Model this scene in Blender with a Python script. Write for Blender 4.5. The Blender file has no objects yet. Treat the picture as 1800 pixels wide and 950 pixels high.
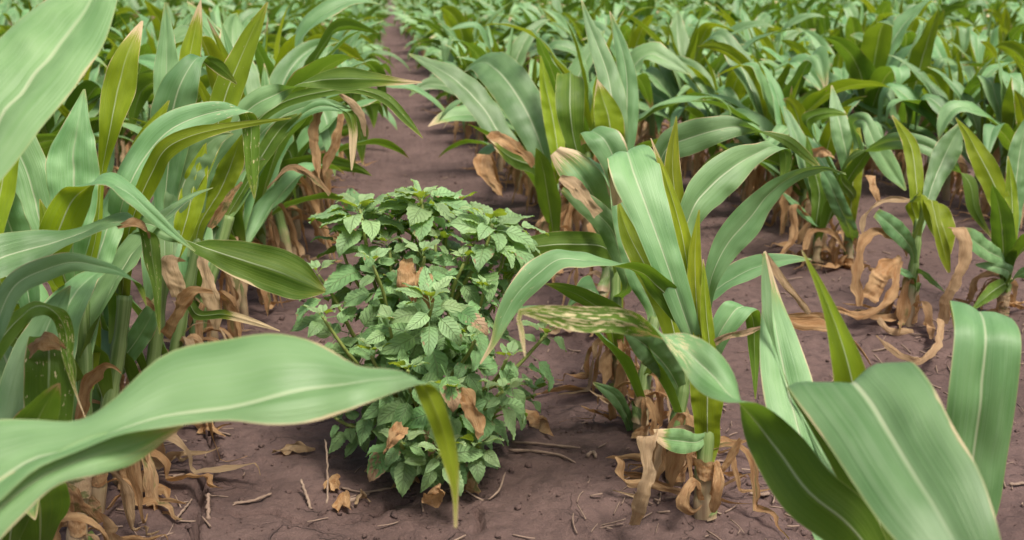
import bpy, math, random
import numpy as np
from mathutils import Vector

# ------------------------------------------------------------------ camera, sky, sun
scene = bpy.context.scene
IMG_W, IMG_H, FPX, HCAM = 1800.0, 950.0, 2000.0, 0.70
PITCH, YAW = math.atan(490.0 / FPX), math.radians(5.96)
cam_data = bpy.data.cameras.new("camera")
cam = bpy.data.objects.new("camera", cam_data)
scene.collection.objects.link(cam)
cam.location = (0, 0, HCAM)
cam.rotation_euler = (math.radians(90) - PITCH, 0, -YAW)
cam_data.sensor_width = 36.0
cam_data.lens = 36.0 * FPX / IMG_W
cam_data.clip_start, cam_data.clip_end = 0.02, 2000
cam_data.dof.use_dof = True
cam_data.dof.focus_distance = 1.5
cam_data.dof.aperture_fstop = 8.5
scene.camera = cam

SUN_EL, SUN_AZ = math.radians(63), math.radians(152)      # azimuth from +Y towards +X
world = bpy.data.worlds.new("World")
scene.world = world
world.use_nodes = True
wn = world.node_tree
sky = wn.nodes.new("ShaderNodeTexSky")
sky.sky_type = 'NISHITA'
sky.sun_disc = False
sky.sun_elevation = SUN_EL
sky.sun_rotation = SUN_AZ
sky.air_density = 1.0
sky.dust_density = 6.0
sky.ozone_density = 0.6
bg = wn.nodes["Background"]
bg.inputs[1].default_value = 0.052
wn.links.new(sky.outputs[0], bg.inputs[0])
sun_d = bpy.data.lights.new("sun", 'SUN')
sun_d.energy = 1.5
sun_d.angle = math.radians(16)
sun_d.color = (1.0, 0.94, 0.85)
sun = bpy.data.objects.new("sun", sun_d)
scene.collection.objects.link(sun)
sd = Vector((math.sin(SUN_AZ) * math.cos(SUN_EL), math.cos(SUN_AZ) * math.cos(SUN_EL), math.sin(SUN_EL)))
sun.rotation_euler = sd.to_track_quat('Z', 'Y').to_euler()
vs = scene.view_settings
vs.view_transform = 'Standard'
vs.look = 'None'
vs.gamma = 1.0
vs.use_curve_mapping = False
vs.exposure = 1.62
scene.cycles.max_bounces = 8
scene.cycles.transmission_bounces = 6
scene.cycles.diffuse_bounces = 4

COL = scene.collection
rng = np.random.default_rng(7)
random.seed(7)

# ------------------------------------------------------------------ pixel <-> place
cF = np.array([math.sin(YAW) * math.cos(PITCH), math.cos(YAW) * math.cos(PITCH), -math.sin(PITCH)])
cR = np.array([math.cos(YAW), -math.sin(YAW), 0.0])
cU = np.array([math.sin(YAW) * math.sin(PITCH), math.cos(YAW) * math.sin(PITCH), math.cos(PITCH)])
CAM = np.array([0, 0, HCAM])


def ray(x, y):
    return cF + cR * ((x - 900.0) / FPX) + cU * ((475.0 - y) / FPX)


def at(x, y, d):
    return CAM + ray(x, y) * d


def ground_at(x, y):
    r = ray(x, y)
    p = CAM + r * (HCAM / -r[2])
    for _ in range(3):
        z = float(gh(np.array([p[0]]), np.array([p[1]]))[0])
        p = CAM + r * ((HCAM - z) / -r[2])
    return p


def ground_many(xs, ys):
    r = cF + cR * ((np.asarray(xs)[:, None] - 900.0) / FPX) + cU * ((475.0 - np.asarray(ys)[:, None]) / FPX)
    z = np.zeros(len(r))
    for _ in range(3):
        p = CAM + r * ((HCAM - z) / -r[:, 2])[:, None]
        z = gh(p[:, 0], p[:, 1])
    p[:, 2] = z
    return p


def project(p):
    v = np.asarray(p) - CAM
    d = v @ cF
    return 900 + FPX * (v @ cR) / d, 475 - FPX * (v @ cU) / d, d


# ------------------------------------------------------------------ noise and ground height
def _h(ix, iy, s):
    n = (ix.astype(np.int64) * 374761393 + iy.astype(np.int64) * 668265263 + s * 974634777) & 0x7fffffff
    n = ((n ^ (n >> 13)) * 1274126177) & 0x7fffffff
    return ((n ^ (n >> 16)) & 0xffff) / 65535.0


def vnoise(x, y, s=0):
    ix, iy = np.floor(x), np.floor(y)
    fx, fy = x - ix, y - iy
    fx, fy = fx * fx * (3 - 2 * fx), fy * fy * (3 - 2 * fy)
    a, b = _h(ix, iy, s), _h(ix + 1, iy, s)
    c, d = _h(ix, iy + 1, s), _h(ix + 1, iy + 1, s)
    return (a * (1 - fx) + b * fx) * (1 - fy) + (c * (1 - fx) + d * fx) * fy - 0.5


ROWS = [-4.05, -3.3, -2.58, -1.84, -1.1, -0.37, 0.41, 1.15, 1.87, 2.6, 3.32, 4.05, 4.78, 5.5, 6.22, 6.95, 7.67, 8.4, 9.1]


def gh_base(x, y):
    x = np.asarray(x, float); y = np.asarray(y, float)
    h = 0.024 * vnoise(x * 3.1, y * 3.1, 1) + 0.012 * vnoise(x * 9, y * 9, 2) + 0.007 * vnoise(x * 24, y * 24, 3)
    for r in ROWS[3:12]:
        h = h + 0.016 * np.exp(-((x - r) / 0.13) ** 2)
    return h


CRACKS = []


def gh(x, y):
    return gh_base(x, y)


def gh_full(x, y):
    h = gh_base(x, y)
    c = np.abs(vnoise(x * 50, y * 50, 4))
    h = h + 0.0050 * vnoise(x * 55, y * 55, 5) + 0.0040 * vnoise(x * 120, y * 120, 6)
    clod = np.clip(vnoise(x * 38, y * 38, 8) - 0.16, 0, 1) * np.clip(vnoise(x * 5, y * 5, 9) + 0.25, 0, 1)
    h = h + 0.035 * clod
    wx = x + 0.010 * vnoise(x * 40, y * 40, 10) + 0.004 * vnoise(x * 130, y * 130, 12)
    wy = y + 0.010 * vnoise(x * 40, y * 40, 11) + 0.004 * vnoise(x * 130, y * 130, 13)
    for pts, wid, dep in CRACKS:
        best = np.full(x.shape, 9.0)
        lo, hi = pts.min(0) - 0.06, pts.max(0) + 0.06
        m = (x > lo[0]) & (x < hi[0]) & (y > lo[1]) & (y < hi[1])
        X, Y = wx[m], wy[m]
        b = np.full(X.shape, 9.0)
        for k in range(len(pts) - 1):
            a, e = pts[k], pts[k + 1] - pts[k]
            t = np.clip(((X - a[0]) * e[0] + (Y - a[1]) * e[1]) / (e @ e), 0, 1)
            b = np.minimum(b, np.hypot(X - a[0] - t * e[0], Y - a[1] - t * e[1]))
        g = np.zeros(x.shape)
        w = wid * (0.6 + 1.2 * np.clip(vnoise(X * 25, Y * 25, 14) + 0.5, 0, 1))
        g[m] = dep * np.clip(1.25 - b / w, 0, 1)
        h = h - g
    return h


# ------------------------------------------------------------------ object helpers
def mesh_np(name, V, F, uv=None, smooth=True):
    """V n x 3, F m x 4 (quads) or m x 3; uv per vertex n x 2."""
    me = bpy.data.meshes.new(name)
    V = np.asarray(V, np.float32); F = np.asarray(F, np.int32)
    k = F.shape[1]
    me.vertices.add(len(V)); me.vertices.foreach_set("co", V.ravel())
    me.loops.add(F.size); me.loops.foreach_set("vertex_index", F.ravel())
    me.polygons.add(len(F))
    me.polygons.foreach_set("loop_start", np.arange(0, F.size, k, dtype=np.int32))
    me.polygons.foreach_set("loop_total", np.full(len(F), k, np.int32))
    me.polygons.foreach_set("use_smooth", np.full(len(F), smooth, bool))
    if uv is not None:
        l = me.uv_layers.new(name="UVMap")
        l.data.foreach_set("uv", np.asarray(uv, np.float32)[F.ravel()].ravel())
    me.update(calc_edges=True)
    return me


def link(name, data, parent=None, mat=None):
    o = bpy.data.objects.new(name, data)
    COL.objects.link(o)
    if parent is not None:
        o.parent = parent
    if mat is not None and data is not None and len(data.materials) == 0:
        data.materials.append(mat)
    return o


def tag(o, label, cat, group=None, kind=None):
    if label: o["label"] = label
    if cat: o["category"] = cat
    if group: o["group"] = group
    if kind: o["kind"] = kind
    return o


def hermite(P, n):
    """P k x m control rows, first 3 columns are the midline; sample n+1 rows evenly by chord length."""
    P = np.asarray(P, float)
    s = np.r_[0, np.cumsum(np.linalg.norm(np.diff(P[:, :3], axis=0), axis=1) + 1e-6)]
    s /= s[-1]
    D = np.zeros_like(P)
    d = np.diff(P, axis=0) / np.diff(s)[:, None]
    D[1:-1] = (d[:-1] * np.diff(s)[1:, None] + d[1:] * np.diff(s)[:-1, None]) / (s[2:] - s[:-2])[:, None]
    D[0], D[-1] = d[0], d[-1]
    t = np.linspace(0, 1, n + 1)
    i = np.clip(np.searchsorted(s, t, side='right') - 1, 0, len(s) - 2)
    h = (s[i + 1] - s[i])
    u = ((t - s[i]) / h)[:, None]; h = h[:, None]
    return ((2 * u**3 - 3 * u**2 + 1) * P[i] + (u**3 - 2 * u**2 + u) * h * D[i]
            + (-2 * u**3 + 3 * u**2) * P[i + 1] + (u**3 - u**2) * h * D[i + 1]), t


def unit(a):
    return a / (np.linalg.norm(a, axis=-1, keepdims=True) + 1e-9)


def loft(M, L, R, nu=8, nv=30, bulge=0.10, vee=0.10, ruffle=0.10, rf=5.0, seed=0, crumple=0.0, cup=None):
    """A leaf blade: midline M and the two margins, arched halves, a sunk midrib, wavy margins."""
    r = np.random.default_rng(seed)
    S, t = hermite(np.hstack([M, L, R]), nv)
    M, L, R = S[:, :3], S[:, 3:6], S[:, 6:9]
    T = unit(np.gradient(M, axis=0))
    W = R - L
    w = np.linalg.norm(W, axis=1, keepdims=True) / 2
    n = unit(np.cross(W, T))
    u = np.linspace(-1, 1, nu + 1)
    ph = r.uniform(0, 6.28, 6)
    out = np.zeros((nv + 1, nu + 1, 3))
    if crumple > 0:                      # torn, uneven margins
        ln = float(np.linalg.norm(np.diff(M, axis=0), axis=1).sum())
        jl = 0.62 + 0.9 * (vnoise(t * ln * 48, t * 0 + seed % 53, 40) + 0.5)
        jr = 0.62 + 0.9 * (vnoise(t * ln * 48, t * 0 + seed % 53, 41) + 0.5)
        L = M + (L - M) * jl[:, None]; R = M + (R - M) * jr[:, None]
    tt = t[:, None]
    for j, uu in enumerate(u):
        a = abs(uu)
        E = L if uu < 0 else R
        p = M + a * (E - M)
        p = p + n * w * (bulge * 4 * a * (1 - a) - vee * (1 - a))
        k = 0 if uu < 0 else 1
        wave = np.sin(6.283 * rf * (0.8 + 0.4 * k) * tt + ph[k]) + 0.3 * np.sin(6.283 * rf * 2.3 * tt + ph[2 + k]) \
            + 0.8 * np.sin(6.283 * rf * 0.45 * tt + ph[4 + k])
        p = p + n * w * ruffle * a**1.6 * wave * np.minimum(1, tt * 5)
        if nv > 25 and crumple == 0:         # puckered blade
            p = p + n * w * 0.10 * (vnoise(t * 22, t * 0 + uu * 2.2 + seed % 61, 44) * min(1, 2.5 * (1 - a)))[:, None]
        if cup is not None:
            p = p + n * w * cup * a * a
        out[:, j] = p
    if crumple > 0:
        g = np.arange(out.shape[0] * out.shape[1]).reshape(out.shape[:2])
        q = out * 90
        sx = seed % 97
        c = np.stack([vnoise(q[..., 0] + q[..., 2] * 1.7 + sx, q[..., 1] + q[..., 2] + 3.1 * k, 20 + k) for k in range(3)], -1)
        q2 = t[:, None] * ln * 42 + 0 * out[..., 0]
        c2 = np.stack([vnoise(q2 + sx, u[None, :] * 1.6 + 7 * k + sx, 30 + k) for k in range(3)], -1)
        out = out + crumple * (0.5 * c + 1.0 * c2) * w[:, :, None].repeat(nu + 1, 1) * 1.6
    V = out.reshape(-1, 3)
    uv = np.stack([np.tile((u + 1) / 2, nv + 1), np.repeat(t, nu + 1)], 1)
    i = np.arange(nv)[:, None] * (nu + 1) + np.arange(nu)[None, :]
    i = i.ravel()
    F = np.stack([i, i + 1, i + nu + 2, i + nu + 1], 1)
    return V, F, uv


def tube(P, rad, ns=8, seed=0, oval=0.0):
    P = np.asarray(P, float); k = len(P)
    T = unit(np.gradient(P, axis=0))
    ref = np.array([1.0, 0.1, 0.0])
    if abs(unit(T.mean(0)) @ unit(ref)) > 0.9:
        ref = np.array([0.1, 0.0, 1.0])
    A = unit(np.cross(T, ref)); B = np.cross(T, A)
    a = np.arange(ns) * 2 * math.pi / ns
    rad = np.asarray(rad, float)[:, None, None]
    V = P[:, None, :] + rad * (np.cos(a)[None, :, None] * A[:, None, :] * (1 + oval) + np.sin(a)[None, :, None] * B[:, None, :])
    uvx = np.tile(np.arange(ns) / ns, k); uvy = np.repeat(np.linspace(0, 1, k), ns)
    i = (np.arange(k - 1)[:, None] * ns + np.arange(ns)[None, :])
    j = (np.arange(k - 1)[:, None] * ns + (np.arange(ns)[None, :] + 1) % ns)
    F = np.stack([i.ravel(), j.ravel(), (j + ns).ravel(), (i + ns).ravel()], 1)
    V = V.reshape(-1, 3)
    # close both ends with a fan of quads folded on the centre
    c0, c1 = len(V), len(V) + 1
    V = np.vstack([V, P[0], P[-1]])
    e = []
    for q in range(0, ns, 2):
        e.append([c0, (q + 2) % ns, q + 1, q]); b = (k - 1) * ns
        e.append([c1, b + q, b + q + 1, b + (q + 2) % ns])
    F = np.vstack([F, np.array(e)])
    uv = np.vstack([np.stack([uvx, uvy], 1), [[0, 0], [0, 1]]])
    return V, F, uv
# ------------------------------------------------------------------ materials
class NT:
    def __init__(s, name):
        s.m = bpy.data.materials.new(name); s.m.use_nodes = True
        s.t = s.m.node_tree; s.t.nodes.clear()
        s.out = s.t.nodes.new("ShaderNodeOutputMaterial")

    def n(s, typ, **kw):
        nd = s.t.nodes.new("ShaderNode" + typ)
        for k, v in kw.items():
            setattr(nd, k, v)
        return nd

    def put(s, sock, v):
        if hasattr(v, "links") or isinstance(v, bpy.types.NodeSocket):
            s.t.links.new(v, sock)
        elif isinstance(v, (tuple, list)) and len(v) == 3 and sock.type == 'RGBA':
            sock.default_value = (*v, 1)
        else:
            sock.default_value = v

    def math(s, op, a, b=0.0, c=0.0, clamp=False):
        nd = s.n("Math", operation=op, use_clamp=clamp)
        s.put(nd.inputs[0], a); s.put(nd.inputs[1], b); s.put(nd.inputs[2], c)
        return nd.outputs[0]

    def mix(s, f, a, b, mode='MIX'):
        nd = s.n("Mix", data_type='RGBA', blend_type=mode)
        s.put(nd.inputs[0], f); s.put(nd.inputs[6], a); s.put(nd.inputs[7], b)
        return nd.outputs[2]

    def step(s, x, a, b):                       # smooth 0..1 as x goes a..b
        nd = s.n("MapRange", interpolation_type='SMOOTHSTEP')
        s.put(nd.inputs[0], x); s.put(nd.inputs[1], a); s.put(nd.inputs[2], b)
        return nd.outputs[0]

    def vec(s, x, y, z):
        nd = s.n("CombineXYZ")
        for i, v in enumerate((x, y, z)): s.put(nd.inputs[i], v)
        return nd.outputs[0]

    def noise(s, v, scale, detail=2.0, rough=0.5):
        nd = s.n("TexNoise")
        if v is not None: s.put(nd.inputs["Vector"], v)
        nd.inputs["Scale"].default_value = scale; nd.inputs["Detail"].default_value = detail
        nd.inputs["Roughness"].default_value = rough
        return nd.outputs[0]

    def attr(s, name):
        return s.n("Attribute", attribute_type='OBJECT', attribute_name=name).outputs["Fac"]

    def bump(s, h, strength, dist):
        nd = s.n("Bump"); s.put(nd.inputs["Height"], h)
        nd.inputs["Strength"].default_value = strength; nd.inputs["Distance"].default_value = dist
        return nd.outputs[0]

    def leafy(s, col, tcol, tfac, rough, normal=None, spec=0.5, coat=0.0):
        p = s.n("BsdfPrincipled")
        s.put(p.inputs["Base Color"], col); s.put(p.inputs["Roughness"], rough)
        s.put(p.inputs["Specular IOR Level"], spec)
        if coat: p.inputs["Sheen Weight"].default_value = coat; p.inputs["Sheen Roughness"].default_value = 0.4
        tr = s.n("BsdfTranslucent"); s.put(tr.inputs[0], tcol)
        if normal is not None:
            s.put(p.inputs["Normal"], normal); s.put(tr.inputs["Normal"], normal)
        mx = s.n("MixShader"); s.put(mx.inputs[0], tfac)
        s.t.links.new(p.outputs[0], mx.inputs[1]); s.t.links.new(tr.outputs[0], mx.inputs[2])
        s.t.links.new(mx.outputs[0], s.out.inputs[0])
        return s.m


def uv_rand(k):
    uvn = k.n("UVMap"); sp = k.n("SeparateXYZ"); k.put(sp.inputs[0], uvn.outputs[0])
    u, v = sp.outputs[0], sp.outputs[1]
    oi = k.n("ObjectInfo").outputs["Random"]
    isl = k.n("NewGeometry").outputs["Random Per Island"]
    rnd = k.math('FRACT', k.math('ADD', oi, isl))
    return u, v, rnd


def mat_corn():
    k = NT("corn_leaf")
    u, v, rnd = uv_rand(k)
    back = k.n("NewGeometry").outputs["Backfacing"]
    au = k.math('ABSOLUTE', k.math('MULTIPLY', k.math('SUBTRACT', u, 0.5), 2.0))
    off = k.math('MULTIPLY', rnd, 37.0)
    vein = k.noise(k.vec(k.math('MULTIPLY', u, 44.0), k.math('MULTIPLY', v, 1.6), off), 1.0, 2.0, 0.6)
    fine = k.noise(k.vec(k.math('MULTIPLY', u, 95.0), k.math('MULTIPLY', v, 2.0), off), 1.0, 1.0)
    blot = k.noise(k.vec(k.math('MULTIPLY', u, 2.4), k.math('MULTIPLY', v, 6.0), off), 1.0, 3.0, 0.55)
    top = k.mix(k.step(blot, 0.30, 0.70), (0.112, 0.258, 0.085), (0.212, 0.392, 0.160))
    top = k.mix(k.math('MULTIPLY', k.step(vein, 0.38, 0.68), 0.32), top, (0.285, 0.430, 0.230))
    old = k.mix(k.step(blot, 0.30, 0.70), (0.036, 0.098, 0.012), (0.070, 0.150, 0.018))
    yng = k.mix(k.step(blot, 0.30, 0.70), (0.175, 0.235, 0.006), (0.250, 0.315, 0.008))
    young = k.math('MINIMUM', k.math('ADD', k.attr("young"), k.math('MULTIPLY', rnd, 0.25)), 1.0)
    und = k.mix(young, old, yng)
    und = k.mix(k.math('MULTIPLY', k.step(vein, 0.35, 0.7), 0.30), und, (0.20, 0.27, 0.05))
    col = k.mix(back, top, und)
    hsv = k.n("HueSaturation")
    k.put(hsv.inputs["Hue"], k.math('ADD', 0.485, k.math('MULTIPLY', rnd, 0.03)))
    k.put(hsv.inputs["Value"], k.math('ADD', 0.68, k.math('MULTIPLY', k.math('FRACT', k.math('MULTIPLY', rnd, 7.3)), 0.56)))
    k.put(hsv.inputs["Color"], col)
    col = hsv.outputs[0]
    # pale young base, pale midrib
    col = k.mix(k.math('MULTIPLY', k.step(v, 0.22, 0.0), 0.45), col, (0.26, 0.33, 0.07))
    rib = k.math('MULTIPLY', k.step(au, 0.060, 0.02), k.step(v, 1.0, 0.55))
    col = k.mix(k.math('MULTIPLY', rib, 0.72), col, (0.50, 0.58, 0.36))
    col = k.mix(k.math('MULTIPLY', k.step(au, 0.95, 1.0), 0.5), col, (0.42, 0.44, 0.18))
    # hail and insect spots, dry margin, dry tip
    sp = k.noise(k.vec(k.math('MULTIPLY', u, 17.0), k.math('MULTIPLY', v, 44.0), off), 1.0, 2.0, 0.6)
    amt = k.math('ADD', k.attr("spots"), k.math('MULTIPLY', k.step(rnd, 0.72, 1.0), 0.30))
    thr = k.math('SUBTRACT', 0.80, k.math('MULTIPLY', amt, 0.26))
    spm = k.math('MULTIPLY', k.step(sp, thr, k.math('ADD', thr, 0.025)), k.step(v, 0.64, 0.70))
    tip0 = k.math('SUBTRACT', k.math('SUBTRACT', 1.03, k.math('MULTIPLY', k.math('POWER', k.math('FRACT', k.math('MULTIPLY', rnd, 3.7)), 4.0), 0.13)), k.attr("tip"))
    tw = k.math('ADD', k.math('ADD', v, k.math('MULTIPLY', k.math('SUBTRACT', vein, 0.5), 0.22)), k.math('MULTIPLY', au, 0.035))
    tipm = k.step(tw, tip0, k.math('ADD', tip0, 0.02))
    edge = k.math('MULTIPLY', k.step(k.math('ADD', au, k.math('MULTIPLY', k.math('SUBTRACT', blot, 0.5), 0.5)), 0.985, 1.03), k.step(v, 0.45, 0.75))
    halo = k.math('SUBTRACT', tip0, 0.07)
    col = k.mix(k.math('MULTIPLY', k.step(tw, halo, tip0), 0.55), col, (0.30, 0.30, 0.04))
    drym = k.math('MAXIMUM', k.math('MAXIMUM', k.math('MULTIPLY', spm, 0.9), tipm), k.math('MULTIPLY', edge, 0.85))
    dcol = k.mix(vein, (0.46, 0.31, 0.14), (0.74, 0.62, 0.40))
    col = k.mix(drym, col, dcol)
    col = k.mix(k.math('MULTIPLY', spm, 0.8), col, (0.74, 0.66, 0.36))
    tcol = k.mix(drym, k.mix(k.math('MULTIPLY', rib, 0.5), k.mix(young, (0.17, 0.33, 0.02), (0.36, 0.46, 0.015)), (0.42, 0.46, 0.10)), (0.42, 0.24, 0.08))
    hgt = k.math('ADD', k.math('ADD', k.math('MULTIPLY', vein, 0.7), k.math('MULTIPLY', fine, 0.35)), k.math('MULTIPLY', rib, -0.6))
    nrm = k.bump(hgt, 0.5, 0.0014)
    rough = k.math('ADD', 0.40, k.math('MULTIPLY', vein, 0.22))
    tf = k.math('ADD', 0.33, k.math('MULTIPLY', drym, -0.05))
    return k.leafy(col, tcol, tf, rough, nrm, k.math('SUBTRACT', 0.60, k.math('MULTIPLY', back, 0.35)))


def mat_dry():
    k = NT("dry_leaf")
    u, v, rnd = uv_rand(k)
    off = k.math('MULTIPLY', rnd, 41.0)
    a = k.noise(k.vec(k.math('MULTIPLY', u, 14.0), k.math('MULTIPLY', v, 4.0), off), 1.0, 3.0, 0.6)
    b = k.noise(k.vec(k.math('MULTIPLY', u, 2.0), k.math('MULTIPLY', v, 5.0), off), 1.0, 3.0, 0.6)
    col = k.mix(k.step(b, 0.3, 0.7), (0.37, 0.175, 0.062), (0.66, 0.425, 0.210))
    col = k.mix(k.math('MULTIPLY', k.step(a, 0.35, 0.7), 0.5), col, (0.66, 0.45, 0.25))
    col = k.mix(k.math('MULTIPLY', rnd, 0.25), col, (0.28, 0.18, 0.10))
    pale = k.math('MULTIPLY', k.step(k.math('FRACT', k.math('MULTIPLY', rnd, 5.1)), 0.55, 0.9), 0.6)
    col = k.mix(pale, col, k.mix(a, (0.46, 0.34, 0.20), (0.74, 0.60, 0.40)))
    grn = k.math('MULTIPLY', k.math('MULTIPLY', k.step(rnd, 0.80, 0.9), k.step(b, 0.5, 0.62)), 0.8)
    col = k.mix(grn, col, (0.10, 0.15, 0.04))
    f = k.noise(k.vec(k.math('MULTIPLY', u, 46.0), k.math('MULTIPLY', v, 7.0), off), 1.0, 3.0, 0.7)
    col = k.mix(k.math('MULTIPLY', k.step(f, 0.50, 0.72), 0.30), col, (0.18, 0.085, 0.040))
    nrm = k.bump(k.math('ADD', a, k.math('MULTIPLY', f, -0.8)), 0.9, 0.003)
    return k.leafy(col, k.mix(0.5, col, (0.55, 0.24, 0.05)), 0.34, 0.66, nrm, 0.3)


def mat_stalk():
    k = NT("corn_stalk")
    u, v, rnd = uv_rand(k)
    oc = k.n("TexCoord").outputs["Object"]
    a = k.noise(k.vec(k.math('MULTIPLY', u, 22.0), k.math('MULTIPLY', v, 2.0), k.math('MULTIPLY', rnd, 30.0)), 1.0, 2.0)
    b = k.noise(oc, 30.0, 3.0)
    col = k.mix(k.step(a, 0.3, 0.7), (0.110, 0.185, 0.045), (0.215, 0.295, 0.105))
    br = k.math('ADD', v, k.math('MULTIPLY', k.math('SUBTRACT', b, 0.5), 0.5))
    col = k.mix(k.step(br, 0.48, 0.15), col, k.mix(a, (0.24, 0.15, 0.085), (0.45, 0.36, 0.22)))
    return k.leafy(col, (0.2, 0.3, 0.03), 0.08, 0.5, k.bump(a, 0.4, 0.0015), 0.4)


def mat_weed():
    k = NT("pigweed_leaf")
    u, v, rnd = uv_rand(k)
    back = k.n("NewGeometry").outputs["Backfacing"]
    young = k.attr("young")
    su = k.math('SUBTRACT', u, 0.5)
    au = k.math('ABSOLUTE', k.math('MULTIPLY', su, 2.0))
    off = k.math('MULTIPLY', rnd, 29.0)
    # side veins sweeping forward from the midrib
    ph = k.math('SUBTRACT', k.math('MULTIPLY', v, 8.0), k.math('MULTIPLY', au, 2.1))
    tri = k.math('ABSOLUTE', k.math('SUBTRACT', k.math('FRACT', ph), 0.5))
    side = k.math('MULTIPLY', k.step(tri, 0.40, 0.49), k.step(au, 1.0, 0.5))
    rib = k.step(au, 0.07, 0.02)
    vein = k.math('MAXIMUM', k.math('MULTIPLY', side, 0.55), rib)
    blot = k.noise(k.vec(k.math('MULTIPLY', u, 2.5), k.math('MULTIPLY', v, 4.0), off), 1.0, 3.0, 0.6)
    top = k.mix(k.step(blot, 0.32, 0.68), (0.085, 0.200, 0.060), (0.155, 0.310, 0.100))
    top = k.mix(young, top, (0.320, 0.470, 0.230))
    und = k.mix(young, (0.11, 0.20, 0.050), (0.24, 0.33, 0.035))
    col = k.mix(back, top, und)
    hsv = k.n("HueSaturation")
    k.put(hsv.inputs["Hue"], k.math('ADD', 0.487, k.math('MULTIPLY', rnd, 0.03)))
    k.put(hsv.inputs["Value"], k.math('ADD', 0.75, k.math('MULTIPLY', k.math('FRACT', k.math('MULTIPLY', rnd, 5.7)), 0.55)))
    k.put(hsv.inputs["Color"], col)
    col = k.mix(k.math('MULTIPLY', vein, 0.62), hsv.outputs[0], (0.30, 0.42, 0.20))
    dsp = k.noise(k.vec(k.math('MULTIPLY', u, 3.0), k.math('MULTIPLY', v, 3.0), off), 1.0, 3.0, 0.6)
    dm = k.math('MULTIPLY', k.step(k.math('ADD', dsp, k.math('MULTIPLY', au, 0.25)), 0.80, 0.84), k.step(rnd, 0.72, 0.80))
    dm = k.math('MAXIMUM', dm, k.math('MULTIPLY', k.attr("dead"), k.step(k.math('ADD', dsp, k.math('MULTIPLY', v, 0.5)), 0.72, 0.78)))
    col = k.mix(dm, col, k.mix(blot, (0.28, 0.16, 0.08), (0.46, 0.33, 0.20)))
    tcol = k.mix(dm, k.mix(young, (0.22, 0.40, 0.04), (0.46, 0.60, 0.04)), (0.40, 0.22, 0.08))
    nrm = k.bump(k.math('ADD', k.math('MULTIPLY', vein, -0.8), k.math('MULTIPLY', blot, 0.6)), 1.0, 0.003)
    return k.leafy(col, tcol, k.math('ADD', 0.28, k.math('MULTIPLY', young, 0.14)), k.math('ADD', 0.48, k.math('MULTIPLY', blot, 0.25)), nrm, 0.45)


def mat_stem():
    k = NT("pigweed_stem")
    u, v, rnd = uv_rand(k)
    a = k.noise(k.vec(k.math('MULTIPLY', u, 12.0), k.math('MULTIPLY', v, 3.0), 0.0), 1.0, 2.0)
    col = k.mix(a, (0.16, 0.22, 0.05), (0.30, 0.34, 0.10))
    col = k.mix(k.math('MULTIPLY', k.step(v, 0.75, 0.2), 0.6), col, (0.26, 0.15, 0.07))
    return k.leafy(col, (0.3, 0.36, 0.03), 0.12, 0.5, None, 0.4)


def mat_soil():
    k = NT("dry_soil")
    pos = k.n("NewGeometry").outputs["Position"]
    a = k.noise(pos, 3.0, 4.0, 0.6); b = k.noise(pos, 38.0, 5.0, 0.65); c = k.noise(pos, 260.0, 4.0, 0.7)
    d = k.noise(pos, 900.0, 2.0, 0.6)
    col = k.mix(k.step(a, 0.3, 0.7), (0.104, 0.067, 0.059), (0.152, 0.100, 0.088))
    col = k.mix(k.math('MULTIPLY', k.step(b, 0.42, 0.68), 0.6), col, (0.074, 0.049, 0.045))
    col = k.mix(k.math('MULTIPLY', k.step(c, 0.52, 0.75), 0.45), col, (0.195, 0.135, 0.118))
    col = k.mix(k.math('MULTIPLY', k.step(d, 0.62, 0.74), 0.35), col, (0.27, 0.20, 0.165))
    wv = k.n("VectorMath", operation='MULTIPLY_ADD')
    k.put(wv.inputs[0], k.n("TexNoise").outputs[1]); wv.inputs[1].default_value = (0.05, 0.05, 0.05)
    nz = wv.inputs[0].links[0].from_node; nz.inputs["Scale"].default_value = 22.0; k.put(nz.inputs["Vector"], pos)
    k.put(wv.inputs[2], pos)
    vo = k.n("TexVoronoi", feature='DISTANCE_TO_EDGE'); vo.inputs["Scale"].default_value = 9.0; k.put(vo.inputs["Vector"], wv.outputs[0])
    crk = k.math('MULTIPLY', k.step(vo.outputs["Distance"], 0.030, 0.008), k.step(k.noise(pos, 5.0, 2.0), 0.46, 0.62))
    col = k.mix(k.math('MULTIPLY', crk, 0.5), col, (0.075, 0.050, 0.046))
    h = k.math('ADD', k.math('MULTIPLY', b, 1.0), k.math('ADD', k.math('MULTIPLY', c, 0.55), k.math('MULTIPLY', d, 0.2)))
    nrm = k.bump(k.math('SUBTRACT', h, k.math('MULTIPLY', crk, 0.9)), 0.85, 0.008)
    p = k.n("BsdfPrincipled")
    k.put(p.inputs["Base Color"], col); p.inputs["Roughness"].default_value = 0.93
    p.inputs["Specular IOR Level"].default_value = 0.2
    k.put(p.inputs["Normal"], nrm)
    k.t.links.new(p.outputs[0], k.out.inputs[0])
    return k.m


def mat_straw():
    k = NT("pale_straw")
    u, v, rnd = uv_rand(k)
    oc = k.n("NewGeometry").outputs["Position"]
    a = k.noise(oc, 120.0, 3.0)
    col = k.mix(a, (0.15, 0.10, 0.075), (0.36, 0.27, 0.20))
    col = k.mix(k.math('MULTIPLY', rnd, 0.5), col, (0.17, 0.11, 0.085))
    return k.leafy(col, (0.3, 0.2, 0.1), 0.05, 0.75, None, 0.25)


M_CORN, M_DRY, M_STALK = mat_corn(), mat_dry(), mat_stalk()
M_WEED, M_STEM, M_SOIL, M_STRAW = mat_weed(), mat_stem(), mat_soil(), mat_straw()
# ------------------------------------------------------------------ the ground: one sheet, fine near the camera, reaching the horizon
def crack_px(pts, wid, dep):
    P = np.array([ground_at(x, y)[:2] for x, y in pts])
    CRACKS.append((P, wid, dep))


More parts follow.
